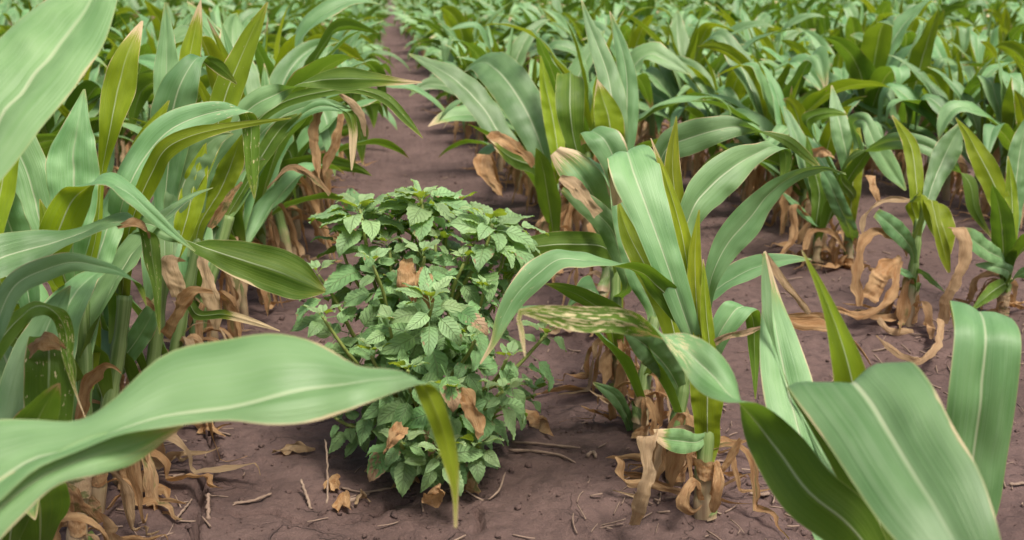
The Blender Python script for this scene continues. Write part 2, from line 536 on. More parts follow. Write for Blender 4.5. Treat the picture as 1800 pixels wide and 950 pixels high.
crack_px([(382, 640), (386, 690), (372, 720), (366, 760), (378, 800), (352, 850), (358, 890), (340, 930), (346, 980)], 0.0062, 0.032)
crack_px([(366, 765), (330, 772), (300, 790)], 0.0028, 0.010)
crack_px([(720, 880), (690, 885), (665, 905), (640, 912), (600, 918)], 0.0048, 0.022)
crack_px([(835, 890), (842, 905), (838, 930)], 0.0048, 0.022)
crack_px([(358, 890), (420, 905), (480, 900), (560, 930)], 0.0036, 0.014)
crack_px([(905, 720), (960, 745), (1010, 738), (1060, 760)], 0.0024, 0.008)
crack_px([(1330, 870), (1370, 890), (1390, 925), (1450, 960)], 0.0028, 0.012)


def spread(a, b, fine0, fine1, h, grow=1.06):
    xs = list(np.arange(fine0, fine1, h)); s = h
    while xs[-1] < b: s *= grow; xs.append(xs[-1] + s)
    s = h
    while xs[0] > a: s *= grow; xs.insert(0, xs[0] - s)
    return np.array(xs)


gx = spread(-600, 600, -0.70, 0.95, 0.0048, 1.075)
gy = spread(-20, 1500, 1.30, 2.35, 0.0042, 1.028)
X, Y = np.meshgrid(gx, gy)
Z = gh_full(X, Y)
far = np.clip((np.hypot(X, Y) - 60) / 60, 0, 1)
Z = Z * (1 - far)
nx = len(gx)
i = (np.arange(len(gy) - 1)[:, None] * nx + np.arange(nx - 1)[None, :]).ravel()
gm = mesh_np("ground", np.stack([X, Y, Z], -1).reshape(-1, 3), np.stack([i, i + 1, i + nx + 1, i + nx], 1))
ground = link("ground", gm, None, M_SOIL)
ground["kind"] = "structure"


# ------------------------------------------------------------------ corn: blades, dry blades, stalks
def blade(az, z0, length, hw, e0, droop, r, twist=0.0, bend=0.0, kink=None, cup0=0.9, cup1=0.12, pw=1.5, r0=0.006):
    k = 15
    s = np.linspace(0, 1, k)
    p = np.array([math.cos(az) * r0, math.sin(az) * r0, z0])
    M, L, R = [], [], []
    wob = r.uniform(-1, 1, 3)
    for q in s:
        e = e0 - droop * q**pw
        if kink is not None and q > kink[0]:
            e -= kink[1] * min(1, (q - kink[0]) / 0.10)
        e = max(e, -88)
        a = az + bend * q + 0.12 * wob[0] * math.sin(5 * q + wob[1] * 3)
        er = math.radians(e)
        t = np.array([math.cos(er) * math.cos(a), math.cos(er) * math.sin(a), math.sin(er)])
        w = np.array([math.sin(a), -math.cos(a), 0.0])
        n = np.cross(w, t)
        tw = twist * q**1.2 + 0.10 * wob[2] * math.sin(6 * q)
        w = w * math.cos(tw) + n * math.sin(tw); n = np.cross(w, t)
        f = hw * (0.42 + 0.58 * min(1, q / 0.38)**0.8) * (max(1 - q, 0)**0.62 if q > 0.3 else 1) / (1 if q <= 0.3 else 0.7**0.62 * 1.0 + 0.0)
        f = hw * min(1.0, 0.42 + 1.6 * q) * max(1 - ((q - 0.38) / 0.62)**2.0 if q > 0.38 else 1.0, 0.0)**0.9
        f = max(f, 0.0008)
        c = cup1 + (cup0 - cup1) * max(0, 1 - q / 0.45)**1.5
        side = math.cos(min(c, 1.3)); up = math.sin(min(c, 1.3))
        M.append(p.copy()); R.append(p + (w * side + n * up) * f); L.append(p + (-w * side + n * up) * f)
        p = p + t * length / (k - 1)
    return np.array(M), np.array(L), np.array(R)


def dry_blade(az, z0, length, hw, r, zmin=0.004):
    k = 13
    M, L, R = [], [], []
    p = np.array([math.cos(az) * 0.008, math.sin(az) * 0.008, z0])
    e0 = r.uniform(5, 55); fall = r.uniform(0.12, 0.4); a = az
    da = r.uniform(-1.6, 1.6); tw0 = r.uniform(-0.6, 0.6); tw1 = r.uniform(-1.8, 1.8); curl = r.uniform(0.05, 0.75)
    for j in range(k):
        q = j / (k - 1)
        e = e0 if q < 0.05 else e0 - (e0 + r.uniform(70, 88)) * min(1, q / fall)
        a = a + da / k + r.normal(0, 0.10)
        er = math.radians(e)
        t = np.array([math.cos(er) * math.cos(a), math.cos(er) * math.sin(a), math.sin(er)])
        if p[2] < zmin + 0.012 and t[2] < 0:
            t = np.array([math.cos(a), math.sin(a), r.uniform(-0.15, 0.35)])
        w = np.array([math.sin(a), -math.cos(a), 0.0]); n = unit(np.cross(w, t))
        tw = tw0 + tw1 * q
        w = w * math.cos(tw) + n * math.sin(tw); n = np.cross(w, t)
        f = max(hw * (0.5 + 0.9 * q if q < 0.45 else 0.92 * (1 - (q - 0.45) / 0.6)) * r.uniform(0.75, 1.2), 0.001)
        M.append(p.copy())
        R.append(p + (w * math.cos(curl) + n * math.sin(curl)) * f); L.append(p + (-w * math.cos(curl) + n * math.sin(curl)) * f)
        p = p + t * length / (k - 1)
        p[2] = max(p[2], zmin)
    return np.array(M), np.array(L), np.array(R)


def stalk_path(base, top, n=40, seed=0, r_base=0.012, r_top=0.0095, nodes=5):
    r = np.random.default_rng(seed)
    base, top = np.asarray(base, float), np.asarray(top, float)
    t = np.linspace(0, 1, n)
    P = base + (top - base) * t[:, None]
    P[:, 0] += 0.004 * np.sin(t * 5 + r.uniform(0, 6)); P[:, 1] += 0.004 * np.sin(t * 4 + r.uniform(0, 6))
    rad = r_base + (r_top - r_base) * t
    ph = (t * nodes) % 1.0
    rad = rad * (1 + 0.16 * np.exp(-((ph - 0.02) / 0.07)**2) + 0.26 * ph)
    rad[0] *= 1.25
    return P, rad


def leaf_data(st, seed, lod=0, dry=False):
    M, L, R = st
    if dry:
        nu, nv = ((4, 22), (2, 9))[lod]
        return loft(M, L, R, nu, nv, 0.05, 0.0, 0.18, 2.8, seed, 0.36 if lod == 0 else 0.3)
    nu, nv = ((8, 30), (2, 11))[lod]
    return loft(M, L, R, nu, nv, 0.10 if lod == 0 else 0, 0.10, 0.10, 3.2, seed)


def plant_design(seed, vigor=1.0):
    """Stations of one corn plant in its own coordinates: (green blades, dry blades, stalk top)."""
    r = np.random.default_rng(seed)
    plane = r.uniform(0, 2 * math.pi)
    top = r.uniform(0.20, 0.27) * vigor
    n = int(r.integers(5, 8))
    green = []
    for j in range(n):
        q = j / (n - 1)
        az = plane + math.pi * (j % 2) + r.normal(0, 0.35)
        z0 = 0.10 + (top - 0.10) * (0.25 + 0.75 * q)
        ln = (0.34 + 0.17 * math.sin(math.pi * (0.25 + 0.6 * q))) * r.uniform(0.85, 1.1) * vigor
        hw = (0.032 + 0.015 * math.sin(math.pi * (0.2 + 0.6 * q))) * r.uniform(0.85, 1.12) * vigor
        e0 = 47 + 30 * q + r.uniform(-8, 8)
        droop = r.uniform(45, 135) * (1.12 - 0.36 * q)
        kink = (r.uniform(0.45, 0.75), r.uniform(50, 110)) if r.random() < 0.28 else None
        green.append(blade(az, z0, ln, hw, e0, droop, r, r.normal(0, 0.7), r.normal(0, 0.35), kink, 0.85, r.uniform(0.05, 0.3), r.uniform(1.1, 2.2)))
    for j in range(2):
        az = plane + math.pi * j + r.normal(0, 0.4)
        green.append(blade(az, top + 0.01, r.uniform(0.20, 0.34) * vigor, r.uniform(0.016, 0.024), 84 - 5 * j, r.uniform(5, 30), r, r.normal(0, 0.5), 0.2, None, 1.25, 0.7, 2.0, 0.003))
    dry = []
    for j in range(int(r.integers(8, 12))):
        az = plane + math.pi * (j % 2) + r.normal(0, 0.8)
        dry.append(dry_blade(az, r.uniform(0.06, 0.24), r.uniform(0.16, 0.34), r.uniform(0.008, 0.020), r))
    return green, dry, top + 0.03


def make_plant(seed, vigor=1.0):
    """One corn plant at the origin with every blade a part."""
    green, dry, top = plant_design(seed, vigor)
    root = link("corn_plant", None)
    P, rad = stalk_path((0, 0, -0.02), (0, 0, top), seed=seed)
    V, F, uv = tube(P, rad)
    link("stalk", mesh_np("stalk", V, F, uv), root, M_STALK)
    for j, st in enumerate(green):
        V, F, uv = leaf_data(st, seed * 31 + j)
        o = link("leaf", mesh_np("leaf", V, F, uv), root, M_CORN)
        o["young"] = 1.0 if j >= len(green) - 3 else (0.5 if j == len(green) - 4 else 0.0)
    for j, st in enumerate(dry):
        V, F, uv = leaf_data(st, seed * 57 + j, dry=True)
        link("dry_leaf", mesh_np("dry_leaf", V, F, uv), root, M_DRY)
    return root


def copy_tree(o):
    c = o.copy(); COL.objects.link(c)
    for ch in o.children:
        d = ch.copy(); COL.objects.link(d); d.parent = c
    return c


# ------------------------------------------------------------------ the nearest plants, blade by blade
# station: x, y, depth, half-width vector to the right margin (x, y, depth in cm); photograph's pixels
HERO = {}


def hero(key, base, top_px, label, leaves, dry=(), auto=0, auto_dry=3, vig=1.0):
    HERO[key] = dict(base=base, top=top_px, label=label, leaves=leaves, dry=dry, auto=auto, auto_dry=auto_dry, vig=vig)


hero("A", (1243, 915), (1236, 640, 1.52), "tall upright corn plant right of the pigweed, nearest complete plant of its row", [
    [(1232, 640, 1.50, 10, 2, 0), (1205, 560, 1.47, 22, 2, 0), (1176, 474, 1.46, 28, -3, 0), (1139, 369, 1.47, 39, 3, 0), (1116, 305, 1.49, 44, -8, 1), (1102, 264, 1.53, 35, -13, 2), (1096, 285, 1.59, 28, -10, 2), (1085, 360, 1.62, 8, -3, 0)],
    [(1238, 601, 1.50, -12, 4, 0), (1197, 548, 1.48, -16, 15, 0), (1159, 505, 1.46, -13, 17, 1), (1125, 476, 1.45, -9, 9, 2.5), (1084, 464, 1.44, -8, -6, 3), (1027, 455, 1.43, -6, -11, 2.5), (983, 454, 1.43, -7, -18, 1.5), (945, 480, 1.43, -15, -19, 1), (907, 520, 1.43, -15, -13, 0), (885, 558, 1.43, -12, -8, 0), (866, 605, 1.43, -5, -3, 0), (844, 640, 1.43, -1, -1, 0)],
    [(1225, 520, 1.55, 10, 5, 0), (1206, 410, 1.58, 15, 9, 1), (1222, 362, 1.58, 22, 16, 1), (1250, 328, 1.6, 25, 24, 1), (1294, 291, 1.62, 9, 31, 0), (1331, 270, 1.64, 5, 17, 0), (1358, 258, 1.65, 9, 9, 0), (1378, 264, 1.67, 11, 0, 0), (1381, 295, 1.68, 10, -1, 0), (1370, 335, 1.68, 2, 0, 0)],
    [(1242, 560, 1.50, 6, 3, 0), (1253, 482, 1.47, 14, 7, 0), (1280, 428, 1.46, 20, 17, 0), (1318, 384, 1.45, 17, 24, 0), (1354, 341, 1.44, 9, 15, 1), (1400, 309, 1.44, 3, 10, 1), (1440, 297, 1.45, 2, 5, 1), (1487, 306, 1.48, 1, 2, 0)],
    [(1232, 640, 1.50, -14, 0, 0), (1213, 505, 1.5, -19, 4, 0), (1197, 405, 1.5, -13, 5, 0), (1172, 320, 1.5, -7, 3, 0), (1144, 243, 1.5, -1, 0, 0)],
    [(1225, 560, 1.56, -12, 0, 0), (1192, 380, 1.58, -15, 0, 0), (1182, 290, 1.58, -14, 0, 0), (1189, 205, 1.58, -1, 0, 0)],
    [(1235, 650, 1.49, -9, 0, 0), (1222, 490, 1.48, -14, 0, 0), (1222, 435, 1.48, -10, 0, 0), (1229, 369, 1.48, -1, 0, 0)],
    [(1248, 640, 1.47, -12, 0, 0), (1241, 545, 1.46, -10, 0, 0), (1236, 456, 1.46, -1, 0, 0)],
    [(1246, 640, 1.49, 12, 5, 0), (1270, 578, 1.46, 20, 9, 0), (1298, 540, 1.46, 26, 8, 0), (1322, 556, 1.50, 16, 5, 0), (1326, 620, 1.52, 10, 1, 0), (1328, 702, 1.52, 1, 0, 0)],
    [(1248, 770, 1.52, 3, -9, 0), (1225, 778, 1.5, 0, -15, 0), (1200, 776, 1.48, 0, -22, 0), (1170, 772, 1.46, -2, -18, 0), (1151, 766, 1.45, -4, -11, 0)],
    [(1243, 790, 1.52, -20, 0, 0), (1243, 735, 1.50, -24, 0, 0), (1243, 690, 1.49, -30, 0, 0), (1240, 640, 1.49, -24, 0, 0), (1238, 600, 1.49, -4, 0, 0)],
], [
    [(1152, 764, 1.45, 3, -9, 0), (1139, 768, 1.44, 13, 2, 0), (1139, 800, 1.44, 12, 0, 0), (1137, 847, 1.44, 14, -2, 1), (1127, 882, 1.45, 12, -2, 0), (1114, 925, 1.48, 10, 0, 0)],
    [(1240, 868, 1.53, 6, 6, 0), (1222, 845, 1.5, 6, 10, 0), (1208, 862, 1.48, 12, 0, 0), (1205, 890, 1.48, 12, -4, 0), (1222, 902, 1.49, 4, -8, 0), (1233, 893, 1.5, 2, -4, 0)],
    [(1253, 868, 1.53, 6, 0, 0), (1262, 815, 1.5, 5, 1, 0), (1264, 850, 1.48, 9, 0, 0), (1258, 890, 1.49, 9, 0, 0), (1253, 902, 1.5, 4, 0, 0)],
    [(1252, 872, 1.52, 5, 3, 0), (1264, 838, 1.5, 6, 4, 0), (1285, 805, 1.49, 6, 5, 0), (1302, 772, 1.48, 3, 2, 0)],
    [(1258, 603, 1.44, 2, 5, 0), (1280, 590, 1.43, 1, 6, 0), (1310, 585, 1.43, 1, 7, 0), (1340, 574, 1.43, 1, 3, 0)],
    [(1243, 928, 1.53, 11, 0, 0), (1243, 880, 1.53, 11, 0, 0), (1240, 840, 1.53, 8, 0, 0), (1234, 815, 1.53, 2, 0, 0)],
], auto=0, auto_dry=4)

hero("B", (1187, 848), (1200, 640, 1.66), "slender corn plant with papery dried base just behind the tall upright one", [
    [(1198, 692, 1.66, 10, -2, 0), (1175, 650, 1.63, 22, -10, 0), (1140, 612, 1.6, 18, -20, 0), (1112, 592, 1.58, 8, -10, 0), (1096, 583, 1.57, 1, -1, 0)],
    [(1200, 660, 1.66, -10, 0, 0), (1165, 520, 1.66, -24, 6, 0), (1130, 460, 1.66, -20, 8, 0), (1100, 400, 1.67, -12, 6, 0), (1085, 350, 1.68, -1, 0, 0)],
    [(1190, 790, 1.67, 4, 3, 0), (1215, 770, 1.64, 3, 8, 0), (1235, 765, 1.63, 3, 6, 0), (1262, 775, 1.62, 0, 2, 0)],
], [
    [(1185, 820, 1.66, 6, 0, 0), (1178, 770, 1.65, 8, 0, 0), (1205, 725, 1.64, 14, 4, 0), (1220, 760, 1.63, 12, 0, 0), (1216, 800, 1.63, 4, 0, 0)],
    [(1215, 868, 1.60, 2, 5, 0), (1180, 860, 1.58, 2, 9, 0), (1130, 851, 1.58, 1, 7, 0), (1100, 850, 1.58, 4, 8, 0), (1088, 830, 1.58, 8, 1, 0), (1092, 812, 1.58, 6, -2, 0), (1083, 803, 1.58, 2, -1, 0)],
], auto=1, auto_dry=9)

hero("C", (1120, 772), (1150, 560, 1.84), "corn plant with tangled brown basal leaves behind the slender papery-based one", [
    [(1150, 420, 1.93, 8, 6, 0), (1155, 300, 1.92, 13, 12, 0), (1175, 258, 1.9, 12, 24, 0), (1210, 243, 1.88, 5, 30, 0), (1250, 231, 1.86, 4, 25, 0), (1295, 223, 1.86, 3, 17, 0), (1330, 230, 1.86, 2, 4, 2), (1385, 248, 1.88, 3, -9, 0), (1420, 277, 1.9, 5, -6, 0), (1446, 299, 1.9, 1, -1, 0)],
    [(1112, 765, 1.82, 5, -3, 0), (1100, 728, 1.79, 8, -6, 0), (1075, 692, 1.76, 8, -9, 0), (1043, 673, 1.75, 1, -2, 0)],
    [(1150, 560, 1.84, 12, 0, 0), (1128, 500, 1.83, 22, 0, 0), (1105, 420, 1.82, 22, 2, 0), (1085, 350, 1.83, 12, 2, 0), (1075, 300, 1.84, 1, 0, 0)],
], [], auto=2, auto_dry=10)

hero("D", (1085, 700), (1085, 470, 2.0), "corn plant with broad dark drooping leaves between pigweed and tall plant", [
    [(1082, 470, 1.98, -4, 8, 0), (1062, 436, 1.92, 0, 20, 0), (1010, 430, 1.87, 0, 23, 0), (960, 432, 1.84, 2, 22, 0), (925, 440, 1.82, 8, 16, 0), (900, 464, 1.82, 12, 8, 0), (887, 506, 1.82, 3, 1, 0)],
    [(1103, 500, 1.92, 10, 0, 0), (1088, 440, 1.89, 21, 0, 0), (1074, 402, 1.87, 22, -6, 0), (1050, 376, 1.86, 14, -15, 0), (1020, 352, 1.85, 10, -14, 0), (990, 330, 1.84, 5, -7, 0)],
    [(1072, 430, 2.2, 12, -2, 0), (1050, 360, 2.15, 26, -8, 0), (1025, 314, 2.1, 28, -15, 0), (997, 282, 2.1, 20, -16, 0), (976, 266, 2.1, 9, -8, 0)],
    [(1086, 400, 2.1, 8, 0, 0), (1085, 330, 2.1, 14, 0, 0), (1078, 275, 2.08, 26, -8, 0), (1058, 240, 2.08, 27, -12, 0), (1040, 230, 2.1, 18, -8, 0), (1030, 252, 2.15, 9, -4, 0)],
    [(1086, 520, 2.0, -10, 0, 0), (1108, 440, 1.98, -18, 0, 0), (1120, 380, 1.98, -16, 0, 0), (1132, 320, 1.98, -1, 0, 0)],
], [
    [(1052, 378, 1.83, 6, -5, 0), (1030, 350, 1.82, 8, -10, 0), (1008, 326, 1.82, 9, -12, 0), (985, 312, 1.82, 4, -5, 0)],
], auto=1, auto_dry=10)

hero("F", (1048, 585), (1080, 330, 2.45), "corn plant with tall pale blade bent at its tip behind drooping dark leaves", [
    [(1088, 300, 2.44, 10, 0, 0), (1085, 230, 2.4, 18, 0, 0), (1077, 180, 2.4, 24, -2, 0), (1068, 130, 2.43, 19, -4, 0), (1050, 80, 2.47, 14, -6, 0), (1034, 38, 2.5, 7, -3, 0), (1022, 0, 2.53, 1, 0, 0)],
    [(1082, 310, 2.42, -12, 0, 0), (1075, 250, 2.36, -24, 2, 0), (1068, 200, 2.34, -24, 4, 0), (1058, 170, 2.34, -14, 5, 0), (1050, 140, 2.34, -1, 0, 0)],
    [(1095, 300, 2.5, 8, 0, 0), (1102, 200, 2.5, 21, 0, 0), (1100, 120, 2.5, 16, 0, 0), (1085, 60, 2.5, 8, -2, 0), (1072, 20, 2.5, 1, 0, 0)],
    [(1040, 330, 2.5, -8, 0, 0), (1010, 250, 2.5, -16, 2, 0), (1002, 190, 2.48, -25, 2, 0), (1002, 152, 2.5, -25, -1, 0), (1002, 130, 2.53, -22, -3, 0), (1000, 150, 2.58, -10, -2, 0)],
], [], auto=2, auto_dry=9)

hero("E", (982, 482), (962, 300, 2.9), "corn plant with wide pale leaf leaning toward the bare path beyond the pigweed", [
    [(960, 290, 2.86, 14, -8, 0), (936, 218, 2.86, 29, -14, 0), (903, 158, 2.90, 33, -17, 0), (872, 122, 2.96, 28, -20, 0), (845, 108, 3.02, 16, -16, 0), (818, 122, 3.06, 4, -6, 0)],
    [(940, 300, 2.85, 8, -6, 0), (890, 250, 2.83, 14, -11, 1), (850, 190, 2.85, 18, -15, 1.5), (805, 143, 2.88, 15, -14, 1.5), (760, 115, 2.9, 6, -9, 1), (719, 95, 2.92, 1, -1, 0)],
    [(980, 300, 2.82, -10, 0, 0), (972, 210, 2.82, -17, 0, 0), (959, 150, 2.82, -11, 0, 0), (950, 98, 2.82, -1, 0, 0)],
    [(960, 320, 2.8, -2, 8, 0), (935, 292, 2.75, 0, 13, 0), (900, 278, 2.72, 2, 16, 0), (872, 258, 2.7, 6, 14, 0), (855, 240, 2.7, 4, 5, 0)],
], [
    [(940, 288, 2.68, 4, -6, 0), (912, 266, 2.66, 6, -10, 0), (885, 246, 2.66, 6, -11, 0), (860, 236, 2.68, 3, -6, 0)],
    [(880, 330, 2.75, 4, 0, 0), (850, 270, 2.72, 14, 0, 0), (858, 310, 2.7, 16, 0, 0), (880, 345, 2.7, 6, 2, 0)],
], auto=3, auto_dry=9)

hero("Z", (1550, 1426), (1545, 1000, 0.98), "nearest corn plant with huge blurred bent leaf and spotted leaf reaching left", [
    [(1545, 990, .86, -24, 20, 0), (1480, 912, .84, -36, 36, 0), (1424, 868, .84, -36, 38, 0), (1371, 797, .86, -34, 34, 0), (1318, 725, .88, -12, 16, 3.0), (1285, 690, .90, 10, -20, 2.5), (1240, 648, .92, 16, -36, 0), (1195, 608, .93, 8, -22, 1), (1152, 585, .94, 2, 6, 2.5), (1120, 572, .94, -4, 19, 1), (1084, 563, .95, -3, 22, 0), (1027, 562, .95, -2, 23, 0), (976, 556, .95, 1, 19, 0), (935, 549, .95, 1, 10, 0), (914, 549, .95, 3, 4, 0), (917, 583, .95, 5, 0, 0), (923, 628, .95, 1, 0, 0)],
    [(1556, 1010, .98, -16, 4, 0), (1528, 860, .95, -44, 8, 0), (1502, 730, .89, -80, 20, 0), (1497, 664, .82, -108, 29, 0), (1545, 727, .78, -98, 42, 0), (1587, 799, .75, -88, 50, 0), (1639, 883, .72, -85, 45, 0), (1690, 970, .70, -66, 32, 0), (1740, 1060, .70, -30, 15, 0), (1762, 1120, .7, -2, 1, 0)],
    [(1600, 1080, 1.02, 20, 0, 0), (1690, 930, 1.02, 52, 4, 0), (1714, 790, 1.0, 58, 4, 0), (1729, 675, .98, 62, 0, 0), (1736, 592, .98, 58, 8, 0), (1726, 548, 1.02, 54, 17, 0), (1714, 575, 1.1, 40, 10, 0), (1700, 660, 1.15, 8, 2, 0)],
    [(1500, 1040, 1.0, 16, -4, 0), (1420, 810, 1.06, 38, -8, 0), (1386, 684, 1.1, 45, -5, 0), (1368, 596, 1.12, 33, -5, 0), (1356, 525, 1.14, 16, -4, 0), (1344, 442, 1.15, 2, -1, 0)],
    [(1360, 600, 1.11, 3, 0, 0), (1350, 560, 1.11, 8, 2, 0), (1347, 510, 1.12, 9, 2, 0), (1343, 445, 1.13, 2, 0, 0)],
    [(1530, 900, 1.0, -36, 0, 0), (1510, 740, 1.0, -38, 2, 0), (1487, 630, .98, -26, 5, 0), (1460, 548, .98, -12, 5, 0), (1435, 490, .98, -6, 3, 0), (1409, 440, .98, -1, 0, 0)],
], [
    [(1344, 445, 1.15, 5, -2, 0), (1375, 490, 1.16, 6, -4, 0), (1406, 529, 1.17, 6, -4, 0), (1424, 552, 1.18, 3, -2, 0)],
    [(1374, 563, 1.2, 2, 13, 0), (1400, 562, 1.2, 0, 20, 0), (1440, 563, 1.2, 2, 19, 0), (1475, 576, 1.2, 8, 12, 0), (1505, 606, 1.2, 8, 6, 0), (1534, 645, 1.2, 3, 3, 0), (1555, 720, 1.15, 3, 2, 0)],
], auto=0, auto_dry=2)

hero("G", (1600, 571), (1612, 385, 2.42), "wilted corn plant hung with looping brown leaves in the second row right", [
    [(1612, 400, 2.42, -6, 4, 0), (1604, 350, 2.38, -8, 8, 1), (1622, 345, 2.35, 4, 9, 2), (1645, 375, 2.33, 20, -10, 0), (1663, 415, 2.32, 18, -6, 0), (1668, 448, 2.32, 4, -1, 0)],
    [(1616, 400, 2.4, 6, 0, 0), (1634, 352, 2.34, 10, 0, 1), (1648, 400, 2.3, 9, 0, 0), (1660, 445, 2.3, 10, -3, 0), (1668, 480, 2.3, 3, 0, 0)],
    [(1606, 450, 2.4, 6, -4, 0), (1590, 420, 2.36, 10, -12, 0), (1565, 395, 2.34, 8, -14, 0), (1540, 374, 2.33, 5, -7, 0)],
    [(1618, 400, 2.45, 6, 3, 0), (1640, 325, 2.48, 14, 7, 0), (1670, 256, 2.5, 20, 9, 0), (1690, 218, 2.5, 4, 3, 0)],
    [(1612, 400, 2.46, -7, 0, 0), (1610, 320, 2.48, -14, 0, 0), (1598, 250, 2.5, -12, 4, 0), (1568, 203, 2.5, -1, 1, 0)],
    [(1608, 480, 2.42, 3, 4, 0), (1640, 495, 2.36, 2, 8, 0), (1660, 512, 2.35, 1, 2, 0)],
    [(1606, 490, 2.4, -4, -4, 0), (1585, 478, 2.36, -2, -7, 0), (1572, 470, 2.35, 0, -2, 0)],
], [
    [(1596, 447, 2.4, 3, -5, 0), (1576, 421, 2.37, 5, -7, 0), (1545, 406, 2.35, 1, -10, 0), (1518, 422, 2.34, -9, -4, 0), (1506, 468, 2.34, -10, 0, 0), (1510, 538, 2.35, -8, 2, 0)],
    [(1586, 453, 2.38, 6, 8, 0), (1555, 484, 2.35, 12, 14, 0), (1525, 526, 2.35, 14, 8, 0)],
    [(1578, 468, 2.34, -8, 0, 0), (1562, 528, 2.33, -8, -5, 0), (1522, 555, 2.33, 2, -9, 0), (1466, 543, 2.34, 0, -4, 0)],
    [(1598, 352, 2.4, 0, -4, 0), (1565, 350, 2.38, 1, -6, 0), (1537, 360, 2.37, 4, -5, 0), (1517, 388, 2.37, 6, -1, 0), (1516, 412, 2.37, 1, 0, 0)],
    [(1529, 308, 2.42, 9, 0, 0), (1538, 330, 2.4, 8, -2, 0), (1546, 356, 2.4, 3, -1, 0)],
    [(1668, 400, 2.3, 4, 0, 0), (1685, 400, 2.28, 12, 0, 0), (1696, 450, 2.27, 10, 0, 0), (1672, 510, 2.28, 12, 4, 0), (1657, 568, 2.32, 10, 2, 0)],
    [(1606, 585, 2.36, 0, 6, 0), (1560, 578, 2.34, -2, 6, 0), (1545, 560, 2.34, -3, 4, 0)],
    [(1655, 560, 2.3, 6, 3, 0), (1640, 618, 2.15, 6, 5, 0), (1610, 635, 2.1, 0, 7, 0), (1570, 615, 2.15, -4, 5, 0), (1540, 590, 2.2, -1, 1, 0)],
], auto=0, auto_dry=6)

hero("H", (1491, 472), (1500, 330, 2.9), "corn plant with long leaf arching right over the wilted plant, second row right", [
    [(1500, 345, 2.86, -6, 6, 0), (1478, 310, 2.8, -6, 6, 1), (1497, 276, 2.75, 2, -8, 1), (1530, 262, 2.7, 2, 4, 2), (1562, 250, 2.66, 2, 13, 1), (1600, 249, 2.62, 2, 16, 0), (1643, 264, 2.6, -3, 15, 0), (1676, 292, 2.6, -6, 8, 1), (1702, 320, 2.6, 8, -10, 1), (1714, 370, 2.6, 10, -3, 0), (1746, 423, 2.6, 1, 0, 0)],
    [(1500, 340, 2.9, 8, 0, 0), (1490, 280, 2.9, 16, -4, 0), (1478, 225, 2.9, 18, -2, 0), (1470, 190, 2.92, 12, 0, 0), (1462, 150, 2.95, 1, 0, 0)],
    [(1500, 340, 2.9, 8, 3, 0), (1510, 260, 2.88, 10, 6, 0), (1500, 215, 2.84, 6, 12, 0), (1518, 212, 2.8, -4, 14, 0), (1538, 252, 2.78, -14, 8, 0), (1568, 300, 2.78, -14, 8, 0), (1592, 335, 2.78, -2, 1, 0)],
    [(1495, 390, 2.9, -9, 0, 0), (1498, 330, 2.88, -16, 0, 0), (1506, 270, 2.88, -12, -2, 0), (1510, 215, 2.9, -1, 0, 0)],
    [(1496, 370, 2.9, -8, -3, 0), (1450, 270, 2.86, -8, -10, 0), (1420, 210, 2.84, -8, -10, 0), (1460, 198, 2.82, 0, -8, 0), (1490, 202, 2.82, 0, -1, 0)],
    [(1494, 410, 2.88, 14, 8, 0), (1470, 350, 2.82, 18, 4, 0), (1452, 310, 2.8, 10, -4, 0), (1440, 290, 2.8, 1, 0, 0)],
], [
    [(1486, 440, 2.9, 0, -4, 0), (1455, 406, 2.86, 0, -5, 0), (1425, 408, 2.85, -5, -2, 0), (1415, 440, 2.85, -5, 0, 0)],
], auto=1, auto_dry=7)

hero("I", (1438, 472), (1432, 330, 2.95), "small corn plant with bare lower stalk beside the one with long arching leaf", [
    [(1434, 400, 2.93, -8, 0, 0), (1440, 340, 2.92, -14, 0, 0), (1428, 290, 2.92, -12, 2, 0), (1418, 240, 2.92, -1, 0, 0)],
    [(1436, 400, 2.93, -6, -6, 0), (1412, 375, 2.9, -2, -10, 0), (1388, 352, 2.88, -2, -8, 0), (1370, 335, 2.88, -1, -1, 0)],
], [
    [(1420, 380, 2.9, 4, 0, 0), (1398, 360, 2.88, 6, 0, 0), (1394, 420, 2.88, 7, 2, 0), (1368, 452, 2.88, 3, 2, 0)],
    [(1430, 270, 2.8, 2, 6, 0), (1445, 266, 2.78, 2, 10, 0), (1465, 275, 2.78, 3, 6, 0)],
], auto=2, auto_dry=6)

hero("J", (1762, 556), (1770, 420, 2.5), "corn plant with bright upright blade at the photo's right edge, second row", [
    [(1772, 440, 2.48, -12, 3, 0), (1755, 345, 2.46, -19, 6, 0), (1720, 272, 2.45, -17, 8, 0), (1700, 235, 2.45, -8, 4, 0), (1680, 207, 2.45, -1, 0, 0)],
    [(1776, 440, 2.46, -8, 0, 0), (1778, 340, 2.46, -11, 0, 0), (1772, 275, 2.46, -1, 0, 0)],
    [(1776, 440, 2.5, 8, 0, 0), (1785, 340, 2.5, 18, 2, 0), (1795, 260, 2.5, 20, 4, 0), (1810, 200, 2.5, 4, 1, 0)],
    [(1770, 470, 2.48, -4, -8, 0), (1735, 440, 2.42, 4, -17, 0), (1705, 418, 2.4, 4, -16, 0), (1686, 402, 2.4, 1, -3, 0)],
    [(1775, 500, 2.46, 6, -10, 0), (1800, 480, 2.42, 2, 10, 0), (1840, 490, 2.4, 2, 2, 0)],
    [(1768, 500, 2.46, 4, 8, 0), (1745, 512, 2.42, 6, 12, 0), (1708, 545, 2.4, 1, 2, 0)],
    [(1775, 480, 2.46, 6, -10, 0), (1740, 468, 2.44, 2, -8, 0), (1715, 466, 2.44, 0, -2, 0)],
], [], auto=2, auto_dry=6)

